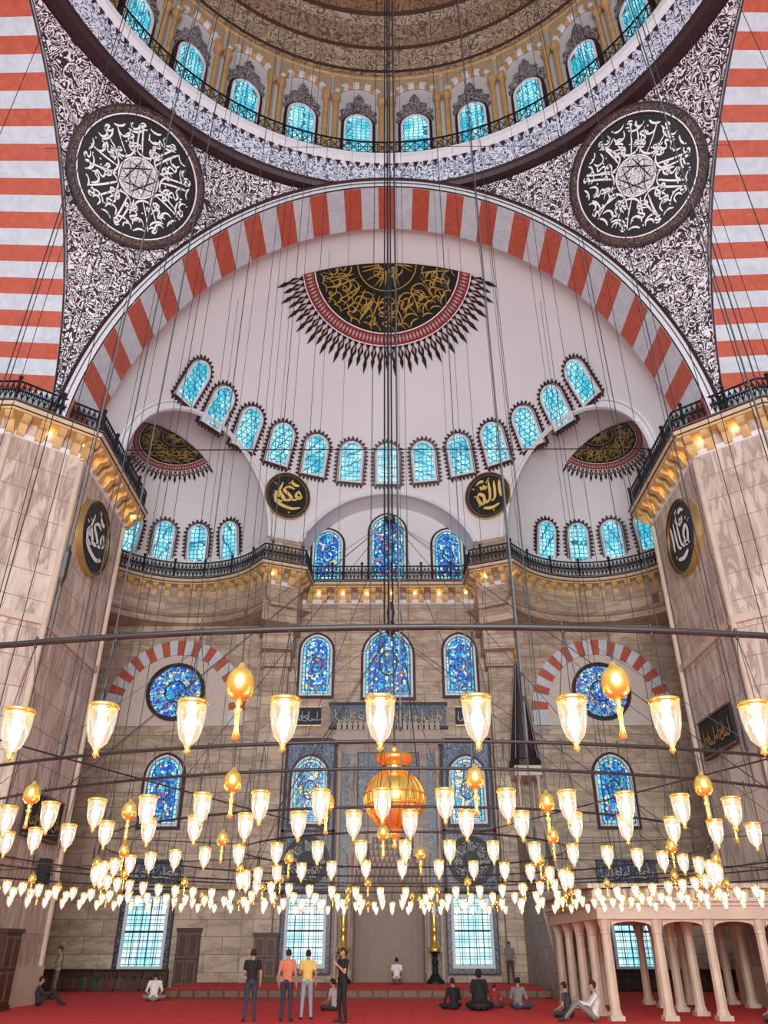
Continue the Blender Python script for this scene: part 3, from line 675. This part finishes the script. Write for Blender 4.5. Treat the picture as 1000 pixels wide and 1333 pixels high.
mb=MB(); mb.box(-9.1,6.3,36.4,42.95,0,.32,0); mb.box(-9.15,6.35,36.35,42.96,.3,.34,1)
for i in range(26): x=-9+i*.6; mb.box(x,x+.5,36.36,36.4,.05,.27,2)
mb.mk('raised_prayer_platform',[M_wood,M_carpet,M_wood2])

# minbar
mb=MB(); X0,X1=6.55,7.75
mb.box(X0,X1,40.6,42.8,0,7.2,0)
n=16
for i in range(n):
    y0=35.2+i*.34; mb.box(X0+.12,X1-.12,y0,41,0,.4+i*.34,0)
for xx in (X0,X1-.12):
    vs=[(xx,34.9,0),(xx,40.7,0),(xx,40.7,6.9),(xx,34.9,1.2)]; vs+= [(x+.12,y_,z) for x,y_,z in vs]
    mb.add(vs,[(0,1,2,3),(7,6,5,4),(0,4,5,1),(1,5,6,2),(2,6,7,3),(3,7,4,0)],0)
    mb.tube([(xx+.06,34.9,1.35),(xx+.06,40.7,7.05)],.08,6,1)
    for i in range(8): mb.M=frame((xx+(.13 if xx>7 else -.01),36+i*.6,.3),(0,1,0),((1 if xx>7 else -1),0,0),(0,0,1)); mb.plate([(0,0),(.45,0),(.45,max(.3,.55+i*.55)),(0,max(.2,.2+i*.55))],-.01,.02,2); mb.M=None
for xx in (X0-.05,X1-.2): mb.box(xx,xx+.25,34.6,34.95,0,3.2,0)
mb.box(X0-.1,X1+.1,34.55,35,3.0,3.5,1)
for i in range(5): mb.M=frame((X0+.2+i*.2,34.75,3.5),(1,0,0),(0,-1,0),(0,0,1)); mb.plate([(-.09,0),(.09,0),(.1,.25),(0,.5),(-.1,.25)],-.05,.05,1); mb.M=None
for (xx,yy) in ((X0+.1,40.8),(X1-.1,40.8),(X0+.1,42.5),(X1-.1,42.5)): mb.lathe([(.12,7.2),(.08,7.4),(.08,9.2),(.14,9.4)],8,1,(xx,yy,0))
mb.box(X0-.1,X1+.1,40.6,42.7,9.4,9.9,1)
cx,cy=(X0+X1)/2,41.4
mb.lathe([(.85,9.9),(.85,10.2),(.78,10.3),(.7,11),(.42,13.2),(.10,15.6),(0,15.7)],12,3,(cx,cy,0))
for k in range(8): a=2*pi*k/8; mb.tube([(cx+.8*cos(a),cy+.8*sin(a),10.3),(cx+.1*cos(a),cy+.1*sin(a),15.6)],.03,4,2)
mb.lathe([(.05,15.5),(.05,15.8),(.18,15.95),(.05,16.1),(.15,16.3),(.03,16.45),(.03,16.8)],10,4,(cx,cy,0))
mb.tube([(cx+.2*cos(a),cy,17.0+.2*sin(a)) for a in [pi/2+.5+i*(2*pi-1)/12 for i in range(13)]],.03,6,4)
mb.mk('minbar',[M_mihrab,M_mmarble,simple('minbar_inlay',(.25,.22,.2),.5),simple('minbar_spire_lead',(.02,.012,.015),.5),M_gold])

# muezzin loge
mb=MB(); lx0,lx1,ly0,ly1=6.2,16.5,25.5,33.0
mb.box(lx0-.1,12.55,ly0-.1,ly1,2.5,2.85,0)
for i,(o,z0,z1) in enumerate(((.18,2.85,2.95),(.28,2.95,3.03),(.2,3.03,3.3),(.34,3.3,3.42))): mb.box(lx0-o,12.55,ly0-o,ly1+o,z0,z1,0)
xs=[lx0+.15+i*1.5 for i in range(5)]; ys=[ly0+.15+i*1.78 for i in range(5)]
def column(x,y_):
    mb.box(x-.2,x+.2,y_-.2,y_+.2,0,.12,0)
    mb.lathe([(.2,.12),(.17,.2),(.15,.26),(.145,1.2),(.135,2.1),(.155,2.14),(.145,2.2),(.2,2.42),(.22,2.5)],8,0,(x,y_,0))
for x in xs:
    for y_ in ys: 
        if y_==ys[0] or x==xs[0] or y_==ys[-1]or (xs.index(x)%2==0): column(x,y_)
for i in range(28):
    x=lx0-.1+i*.225; mb.box(x,x+.12,ly0-.22,ly0-.16,3.06,3.28,1)
for i in range(33):
    yy=ly0-.1+i*.225; mb.box(lx0-.22,lx0-.16,yy,yy+.12,3.06,3.28,1)
for i in range(4):
    x=xs[i]; pts=[(.17,2.5),(.17,2.3)]+[(.75+.58*cos(pi-pi*k/8),2.3+.14*sin(pi*k/8)) for k in range(9)]+[(1.33,2.3),(1.33,2.5)]
    mb.M=frame((x,ly0+.1,0),(1,0,0),(0,-1,0),(0,0,1)); mb.plate(pts,-.06,.06,0); mb.M=None
mb.mk('muezzin_loge',[M_mmarble,simple('loge_shadow_carving',(.34,.27,.2),.6)])

def cabinet(name,x,y_,w,h,z0=0,rot=None):
    mb=MB(); mb.M=frame((x,y_,z0),(1,0,0),(0,-1,0),(0,0,1)) if rot is None else frame((x,y_,z0),(0,1,0),(rot,0,0),(0,0,1))
    mb.box(-w/2,w/2,-.3,0,0,h,0); mb.box(-w/2-.06,w/2+.06,-.34,.06,h,h+.12,0); mb.box(-w/2-.04,w/2+.04,-.32,.05,0,.15,0)
    for s in (-1,1):
        for (a,b) in ((.25,h*.5),(h*.54,h-.1)):
            x0,x1=sorted((s*.04,s*(w/2-.06))); mb.box(x0,x1,0,.025,a,b,1); mb.box(x0+.06,x1-.06,.02,.04,a+.07,b-.07,0)
        mb.lathe([(0,0),(.025,.01),(0,.02)],6,2,(s*.05,.05,h*.52))
    return mb.mk(name,[M_wood,M_wood2,M_brass])
cabinet('wooden_door',-9.75,YQ-.36,1.1,2.5); cabinet('wooden_door',-5.9,YQ-.95,1.1,1.95,.34); cabinet('wooden_cabinet',-12.4,29.0,1.2,2.2,0,1)
def shelf(name,x0,x1,y_,h):
    mb=MB(); mb.box(x0,x1,y_,y_+.3,0,.1,0); mb.box(x0,x1,y_,y_+.32,h-.05,h,0); mb.box(x0,x1,y_+.27,y_+.3,0,h,1)
    n=max(1,int((x1-x0)/1.1))
    for i in range(n+1): x=x0+(x1-x0)*i/n; mb.box(x-.03,x+.03,y_,y_+.3,0,h,0)
    rn=random.Random(3); x=x0+.06
    while x<x1-.1:
        w=rn.uniform(.03,.07); mb.box(x,x+w,y_+.06,y_+.25,.1,.1+rn.uniform(.4,.62)*h,2+rn.randint(0,2)); x+=w+.004
    mb.mk(name,[M_wood,M_wood,simple('book_red',(.12,.02,.02)),simple('book_green',(.02,.05,.03)),simple('book_brown',(.1,.06,.03))])
shelf('low_bookshelf',-16.5,-10.5,42.2,.9); shelf('low_bookshelf',9.0,16.5,42.2,.9)
for sx in (-1,1):
    mb=MB(); mb.lathe([(.42,.34),(.42,.42),(.3,.55),(.14,.75),(.1,1.1),(.18,1.2),(.1,1.3),(.1,1.5),(.3,1.62)],20,0,(sx*2.15,41.3,0))
    mb.lathe([(.3,1.62),(.34,1.75),(.16,1.85),(.14,2.4),(.2,2.5),(.14,2.6),(.14,3.1)],20,1,(sx*2.15,41.3,0)); mb.lathe([(.1,3.1),(.1,3.5),(.02,3.55),(0,3.6)],12,2,(sx*2.15,41.3,0))
    mb.mk('giant_candlestick',[M_iron,M_gold,M_whitepaint],smooth=True)
mb=MB(); mb.M=frame((-PX+.05,31.2,3.8),(0,1,0),(1,0,0),(0,0,1)); mb.box(-.28,.28,.0,.3,0,.85,0); mb.box(-.24,.24,.3,.32,.05,.8,1)
mb.lathe([(.0,0),(.17,.01),(.19,.03)],14,0,(0,.33,.3)); mb.box(-.05,.05,-.1,0,.3,.5,0); mb.mk('wall_loudspeaker',[M_iron,simple('speaker_grille',(.05,.05,.055),.8)])

mb=MB(); mb.tube([(-13.3,31.5,23.2),(13.3,31.5,23.2)],.03,6,0); mb.tube([(-14,19.9,30.2),(14,19.9,30.2)],.012,5,0); mb.mk('iron_tie_rods',[M_iron])

# ------------------------------------------------------------------ ring chandelier
cx,cy,cz=.25,13.6,3.10
def proto_lamp():
    m=MB()
    for k in range(3): a=2*pi*k/3+.3; m.tube([(0,0,-.02),(.06*cos(a),.06*sin(a),-.345)],.0024,3,0)
    m.tube([(0,0,.03),(0,0,-.03)],.008,4,0)
    m.lathe([(.062,-.338),(.072,-.342),(.073,-.356),(.064,-.362)],14,1)
    m.lathe([(.067,-.36),(.066,-.41),(.059,-.465),(.043,-.515),(.018,-.543)],14,2)
    m.lathe([(.001,-.538),(.02,-.545),(.010,-.56),(.016,-.573),(.001,-.59)],8,1)
    m.lathe([(.001,-.400),(.018,-.408),(.028,-.435),(.029,-.468),(.020,-.495),(.001,-.505)],8,3)
    return m
def proto_egg():
    m=MB(); m.tube([(0,0,0),(0,0,-.17)],.004,3,0)
    m.lathe([(.001,-.16),(.014,-.17),(.02,-.19),(.045,-.205),(.062,-.235),(.068,-.27),(.062,-.31),(.042,-.335),(.014,-.345)],14,1)
    m.lathe([(.014,-.345),(.02,-.36),(.01,-.375),(.024,-.39),(.012,-.41),(.011,-.47),(.019,-.52),(.001,-.53)],8,1); return m
def inst(dst,src,x,y,z,s=1):
    o=len(dst.v); dst.v.extend([(a*s+x,b*s+y,c_*s+z) for a,b,c_ in src.v]); dst.f.extend([tuple(i+o for i in f) for f in src.f]); dst.m.extend(src.m)
mb=MB(); L_=proto_lamp(); Eg=proto_egg()
rings=[(10.1,144),(7.75,108),(6.75,90),(4.7,62),(2.6,34)]
for ri,(r,n) in enumerate(rings):
    mb.tube([(cx+r*cos(2*pi*k/160),cy+r*sin(2*pi*k/160),cz) for k in range(160)],.017 if ri==0 else .014,6,0,True)
    for k in range(n):
        a=2*pi*(k+.35)/n
        inst(mb,L_,cx+r*cos(a),cy+r*sin(a),cz)
        if k%4==1: a+=pi/n; inst(mb,Eg,cx+r*cos(a),cy+r*sin(a),cz)
for k in range(8):
    a=2*pi*(k+.5)/8; mb.tube([(cx+2.6*cos(a),cy+2.6*sin(a),cz+.02),(cx+10.1*cos(a),cy+10.1*sin(a),cz+.02)],.008,5,0)
mb.mk('ring_chandelier',[M_iron,M_gold,M_lglass,M_bulb],smooth=True)
mb=MB(); top=lambda r:45+10.2*sqrt(max(0,1-(r/13.25)**2))
for ri,(r,n) in enumerate(rings):
    m=(16,14,12,8,6)[ri]
    for k in range(m):
        a=2*pi*(k+.5+.23*ri)/m; x,y=cx+r*cos(a),cy+r*sin(a); s=.93
        mb.tube([(x,y,cz),(cx+(x-cx)*s,cy+(y-cy)*s,top(r)-1)],.009 if y>5 else .006,4,0)
        mb.lathe([(.001,cz+.55),(.02,cz+.5),(.02,cz+.35),(.001,cz+.3)],6,0,(x,y,0))
for dx,dy in ((-.09,0),(.03,.02),(.12,-.04),(-.03,.05)): mb.tube([(cx+dx*1.3-.2,cy+dy,7.0),(cx+dx-.2,cy+dy,55)],.018,5,0)
hx=cx-.2
mb.lathe([(.02,9.2),(.10,9.25),(.10,9.35),(.02,9.4)],10,0,(hx,cy,0)); mb.lathe([(.02,6.8),(.10,6.9),(.13,7.0),(.05,7.1),(.08,7.3),(.02,7.5)],10,0,(hx,cy,0))
for k in range(12):
    a=2*pi*k/12; mb.tube([(hx,cy,9.3),(cx+6.75*cos(a),cy+6.75*sin(a),cz)],.006,4,0)
    if k%2==0: mb.tube([(hx,cy,6.9),(cx+4.7*cos(a+.2),cy+4.7*sin(a+.2),cz)],.006,4,0)
for x,y in ((-11,20),(-9.5,24),(-7,25.2),(-5,25.4),(5,25.4),(7,25.2),(9.5,24),(11,20.5)):
    mb.tube([(x,y,4.0),(x,y,36)],.012,4,0)
for x,y in ((-3.2,30),(3.4,29.8),(-8.2,31),(8.4,31),(-5.5,32),(5.6,32)):
    mb.tube([(x,y,4.5),(x,y,ZS+sqrt(R*R-x*x-(y-28.4)**2))],.012,4,0)
mb.mk('suspension_cables',[M_iron])
mb=MB(); gx,gy=cx-.15,cy
mb.tube([(gx,gy,6.8),(gx,gy,4.7)],.012,5,1)
prof=[(.02,4.78),(.07,4.72),(.03,4.66),(.16,4.6),(.2,4.5),(.17,4.45),(.22,4.36),(.35,4.28),(.45,4.16),(.5,4.02),(.51,3.95),(.49,3.85),(.42,3.72),(.3,3.6),(.16,3.52),(.08,3.48),(.11,3.43),(.05,3.38),(.03,3.3),(.06,3.26),(.001,3.2)]
prof=[(r*1.0,3.96+(z-3.98)*1.05) for r,z in prof]
mb.lathe(prof,36,0,(gx,gy,0))
for k in range(18): a=2*pi*k/18; mb.tube([(gx+(r+.006)*cos(a),gy+(r+.006)*sin(a),z) for r,z in prof[6:15]],.012,5,2)
for i in (7,9,11): r,z=prof[i]; mb.tube([(gx+r*cos(2*pi*k/36),gy+r*sin(2*pi*k/36),z) for k in range(36)],.02,5,2,True)
mb.lathe([(.2,4.46),(.32,4.54),(.34,4.64),(.30,4.64),(.26,4.56),(.19,4.5)],24,2,(gx,gy,0))
mb.mk('gilded_hanging_lantern',[M_gold,M_iron,simple('gold_filigree',(.75,.28,.05),.3,.7,.3,30)],smooth=True)

# ------------------------------------------------------------------ people
MATC={}
def cmat(c,nm):
    key=(c,nm)
    if key not in MATC: MATC[key]=simple(nm,c,.8,0,.12,12)
    return MATC[key]
def person(name,loc,yaw,pose,shirt,pants,hair=(.02,.015,.012),skin=(.42,.24,.16),long=False,arms='down',S=1.,robe=False,cap=None,headyaw=0):
    J={}
    if pose=='stand':
        J.update(pel=(0,0,.95),ch=(0,.0,1.26),nk=(0,-.01,1.47),hd=(0,.025,1.63))
        for s,n in ((-1,'L'),(1,'R')): J.update({'hp'+n:(s*.09,0,.9),'kn'+n:(s*.115,.03,.49),'an'+n:(s*.135,-.03,.09),'to'+n:(s*.16,.13,.04)})
        sh=1.42
    elif pose=='cross':
        J.update(pel=(0,0,.13),ch=(0,.04,.43),nk=(0,.07,.63),hd=(0,.12,.79))
        for s,n in ((-1,'L'),(1,'R')): J.update({'hp'+n:(s*.1,.03,.12),'kn'+n:(s*.36,.3,.14),'an'+n:(-s*.08,.36,.07),'to'+n:(-s*.24,.36,.05)})
        sh=.58
    elif pose=='kneel':
        J.update(pel=(0,0,.27),ch=(0,.03,.58),nk=(0,.05,.78),hd=(0,.09,.94))
        for s,n in ((-1,'L'),(1,'R')): J.update({'hp'+n:(s*.1,.04,.25),'kn'+n:(s*.14,.42,.09),'an'+n:(s*.1,.0,.06),'to'+n:(s*.09,-.18,.04)})
        sh=.73
    elif pose=='knees':
        J.update(pel=(0,0,.12),ch=(0,-.06,.42),nk=(0,-.06,.62),hd=(0,-.02,.78))
        for s,n in ((-1,'L'),(1,'R')): J.update({'hp'+n:(s*.1,.02,.13),'kn'+n:(s*.14,.42,.48 if s>0 else .42),'an'+n:(s*.14,.66 if s>0 else .75,.09),'to'+n:(s*.15,.82 if s>0 else .92,.05)})
        sh=.57
    for s,n in ((-1,'L'),(1,'R')):
        J['sh'+n]=(s*.18,J['nk'][1]-.0,sh)
        if pose=='stand':
            a=arms if isinstance(arms,str) else arms[0 if s<0 else 1]
            if a=='down': e,w=(s*.245,-.03,1.13),(s*.25,.05,.88)
            elif a=='front': e,w=(s*.225,.04,1.14),(s*.07,.25,1.1)
            elif a=='hip': e,w=(s*.33,-.08,1.17),(s*.17,.07,1.0)
            elif a=='phone': e,w=(s*.22,.1,1.16),(s*.12,.27,1.33)
            elif a=='back': e,w=(s*.26,-.1,1.14),(s*.06,-.16,.98)
        else:
            z=sh
            if pose=='knees': e,w=(s*.24,.12,z-.2),(s*.12,.36,.44)
            elif pose=='kneel': e,w=(s*.25,.06,z-.27),(s*.13,.26,.36)
            else: e,w=(s*.27,.1,z-.25),(s*.2,.3,.22)
        J['el'+n]=e; J['wr'+n]=w
    mb=MB(); seg=[]
    def cap_(a,b,r0,r1,lab,n=12): mb.capsule(a,b,r0,r1,n); seg.append((a,b,r0,r1,lab))
    def ell(c_,r,lab): mb.ellip(c_,r); seg.append((c_,c_,min(r),min(r),lab))
    V=Vector; sl='shirt' if long else 'skin'
    ell(J['pel'],(.165,.115,.12),'pants')
    p=V(J['pel']);q=V(J['ch'])
    b=p.lerp(q,.5); mb.ellip(b,(.15,.105,.16)); mb.ellip(q,(.17,.118,.19)); mb.ellip(q.lerp(V(J['nk']),.5),(.165,.095,.1))
    for dx in (-.09,0,.09): seg.append((tuple(p.lerp(q,.22)+V((dx,0,0))),tuple(q.lerp(V(J['nk']),.7)+V((dx*.6,0,0))),.1,.085,'shirt'))
    cap_(J['shL'],J['shR'],.062,.062,'shirt')
    cap_(J['nk'],tuple(V(J['hd'])-V((0,.02,.05))),.058,.052,'skin')
    h=V(J['hd']); hy=Matrix.Rotation(headyaw,3,'Z')
    def HV(x,y,z): return tuple(h+hy@V((x,y,z)))
    ell(HV(0,0,.01),(.074,.09,.108),'skin'); ell(HV(0,.03,-.06),(.05,.055,.05),'skin')
    cap_(HV(0,.088,.015),HV(0,.105,-.018),.009,.014,'skin',6)
    for s in (-1,1):
        ell(HV(s*.076,-.005,-.005),(.012,.02,.03),'skin'); ell(HV(s*.03,.083,.02),(.013,.008,.008),'hair'); cap_(HV(s*.016,.086,.04),HV(s*.046,.078,.04),.005,.005,'hair',6)
    cap_(HV(-.022,.083,-.052),HV(.022,.083,-.052),.006,.006,'lip',6)
    mb.ellip(HV(0,-.018,.035),(.081,.088,.092)); seg.append((HV(0,-.04,.02),HV(0,-.015,.07),.085,.08,'hair'))
    for s,n in ((-1,'L'),(1,'R')):
        e=V(J['el'+n]);sh_=V(J['sh'+n]);w=V(J['wr'+n])
        cap_(tuple(sh_),tuple(sh_.lerp(e,.55)),.062,.054,'shirt'); cap_(tuple(sh_.lerp(e,.5)),tuple(e),.05 if long else .044,.04,sl)
        cap_(tuple(e),tuple(w),.042,.03,sl)
        d=(w-e).normalized(); lat=d.cross(V((1,0,0))); lat=(V((0,1,0)) if lat.length<.2 else lat.normalized())
        cap_(tuple(w+lat*.012+d*.03),tuple(w+lat*.02+d*.075),.02,.017,'skin',8);cap_(tuple(w-lat*.012+d*.03),tuple(w-lat*.02+d*.075),.02,.017,'skin',8)
        for i,(o,l) in enumerate(((-.033,.055),(-.011,.068),(.011,.072),(.033,.062))):
            a0=w+lat*o+d*.08; m_=a0+d*l*.55; cap_(tuple(a0),tuple(m_),.0095,.009,'skin',6); cap_(tuple(m_),tuple(m_+(d*.8+V((-s*.6,0,0))*.6).normalized()*l*.5),.009,.0075,'skin',6)
        cap_(tuple(w+lat*.02+d*.02),tuple(w+lat*.055+d*.065),.012,.009,'skin',6)
        hp=V(J['hp'+n]);kn=V(J['kn'+n]);an=V(J['an'+n]);to=V(J['to'+n])
        cap_(tuple(hp),tuple(kn),.09,.062,'pants'); cap_(tuple(kn),tuple(an),.062,.046,'pants')
        cap_(tuple(an-V((0,0,.03)) if pose=='stand' else an),tuple(to),.045,.036,'shoe')
    if robe:
        mb.ellip((0,.15,.12),(.44,.42,.14)); seg.append(((-.25,.15,.1),(.25,.15,.1),.3,.3,'shirt')); mb.ellip((0,.05,.35),(.24,.2,.3))
        mb.ellip(HV(0,-.025,0),(.1,.1,.13)); seg.append((HV(0,-.06,-.04),HV(0,-.03,.06),.1,.1,'shirt'))
    me=bpy.data.meshes.new('tmp'); me.from_pydata(mb.v,[],mb.f); ob=bpy.data.objects.new('tmp',me); bpy.context.scene.collection.objects.link(ob)
    r_=ob.modifiers.new('r','REMESH'); r_.mode='VOXEL'; r_.voxel_size=.0115; sm=ob.modifiers.new('s','SMOOTH'); sm.factor=.5; sm.iterations=3
    dg=bpy.context.evaluated_depsgraph_get(); me2=bpy.data.meshes.new_from_object(ob.evaluated_get(dg)); bpy.data.objects.remove(ob)
    nF=len(me2.polygons); cen=np.empty(nF*3); me2.polygons.foreach_get('center',cen); cen=cen.reshape(-1,3)
    labs=['shirt','pants','skin','hair','shoe','lip']; best=np.full(nF,1e9); bi=np.zeros(nF,int)
    for a,b,r0,r1,lab in seg:
        a=np.array(a);b=np.array(b); d=b-a; L=(d*d).sum(); t_=np.clip(((cen-a)@d)/L,0,1) if L>1e-9 else np.zeros(nF)
        dist=np.linalg.norm(cen-(a+t_[:,None]*d),axis=1)-(r0+(r1-r0)*t_); m=dist<best; best[m]=dist[m]; bi[m]=labs.index(lab)
    for m in (cmat(shirt,'shirt_cloth'),cmat(pants,'trouser_cloth'),cmat(skin,'skin'),cmat(hair,'hair'),cmat((.03,.03,.035),'socks'),cmat((.35,.12,.1),'lips')): me2.materials.append(m)
    me2.polygons.foreach_set('material_index',bi.astype(np.int32)); me2.polygons.foreach_set('use_smooth',[True]*nF)
    me2.transform(Matrix.Scale(S,4)); me2.name=name
    o=bpy.data.objects.new(name,me2); bpy.context.scene.collection.objects.link(o); o.location=loc; o.rotation_euler=(0,0,yaw)
    zmin=min(v.co.z for v in me2.vertices); o.location.z-=zmin
    return o
BLK=(.012,.012,.015); JN=(.03,.045,.08)
person('standing_man',(-3.85,25.2,0),.25,'stand',BLK,JN,arms=('front','down'))
person('standing_man',(-2.85,25.2,0),-.15,'stand',(.60,.20,.12),(.03,.035,.06),(.03,.02,.015),arms=('down','down'))
person('standing_man',(-2.35,25.9,0),.1,'stand',(.80,.55,.16),(.28,.33,.4),arms=('front','down'),S=.99)
person('standing_man',(-1.28,24.9,0),pi-.9,'stand',BLK,BLK,arms=('phone','hip'),headyaw=.3,S=1.02)
person('standing_man',(-13.3,35.8,0),2.2,'stand',(.3,.27,.22),(.12,.11,.1),long=True,arms='front',S=1.05)
person('sitting_person',(-1.75,29.5,0),1.2,'cross',(.45,.45,.47),(.05,.05,.06))
person('kneeling_man',(.35,40.3,.34),0,'kneel',(.85,.85,.85),(.3,.28,.25))
person('sitting_man',(-9.0,34.6,0),.2,'cross',(.8,.79,.77),(.3,.28,.25),S=1.08,long=True)
person('sitting_man',(-12.2,31.6,0),-1.2,'knees',(.03,.03,.04),(.02,.02,.03),long=True)
person('sitting_person',(2.15,29.9,0),.4,'cross',BLK,BLK,S=1.,long=True)
person('sitting_woman',(2.95,29.5,0),0,'kneel',BLK,BLK,robe=True,S=1.08,long=True)
person('sitting_child',(3.55,30.6,0),-.3,'cross',(.25,.03,.03),(.05,.05,.07),S=.8)
person('sitting_person',(4.25,30,0),-.5,'cross',(.22,.22,.23),(.05,.06,.1),S=1.02)
person('sitting_man',(5.65,25.2,0),1.45,'knees',(.7,.68,.65),(.2,.2,.2),S=1.08,long=True)
person('sitting_man',(5.25,26.6,0),1.0,'cross',(.05,.05,.06),(.04,.04,.05))
person('sitting_person',(10.6,24.8,0),.9,'cross',(.6,.58,.58),(.05,.05,.06),S=1.05)
person('standing_man',(5.6,41.2,.34),3.0,'stand',(.2,.2,.22),(.05,.05,.06),S=.97)

# ------------------------------------------------------------------ lights, world, camera
w=bpy.data.worlds.new('World'); bpy.context.scene.world=w; w.use_nodes=True
w.node_tree.nodes['Background'].inputs[0].default_value=(.68,.76,.88,1); w.node_tree.nodes['Background'].inputs[1].default_value=.55
def area(name,loc,target,size,power,col):
    l=bpy.data.lights.new(name,'AREA'); l.size=size; l.energy=power; l.color=col; o=bpy.data.objects.new(name,l)
    bpy.context.scene.collection.objects.link(o); o.location=loc; o.rotation_euler=(Vector(target)-Vector(loc)).to_track_quat('-Z','Y').to_euler()
area('fill_light_cool',(0,-11,14),(0,30,25),18,10500,(.82,.91,1))  # added cool fill, unseen behind the camera, brightens vaults and domes
area('fill_light_warm_low',(0,-11,6),(0,43,9),12,5200,(1,.89,.74))  # added warm fill, also unseen behind the camera, lifts lower walls and floor
try: bpy.context.scene.view_settings.view_transform='Standard'
except Exception: pass
cam=bpy.data.cameras.new('camera'); co=bpy.data.objects.new('camera',cam); bpy.context.scene.collection.objects.link(co)
co.location=(0,0,1.75); co.rotation_euler=(rad(90+29.6),0,.0055); cam.sensor_fit='VERTICAL'; cam.sensor_height=24; cam.lens=24*1000/1333; cam.clip_end=300
bpy.context.scene.camera=co
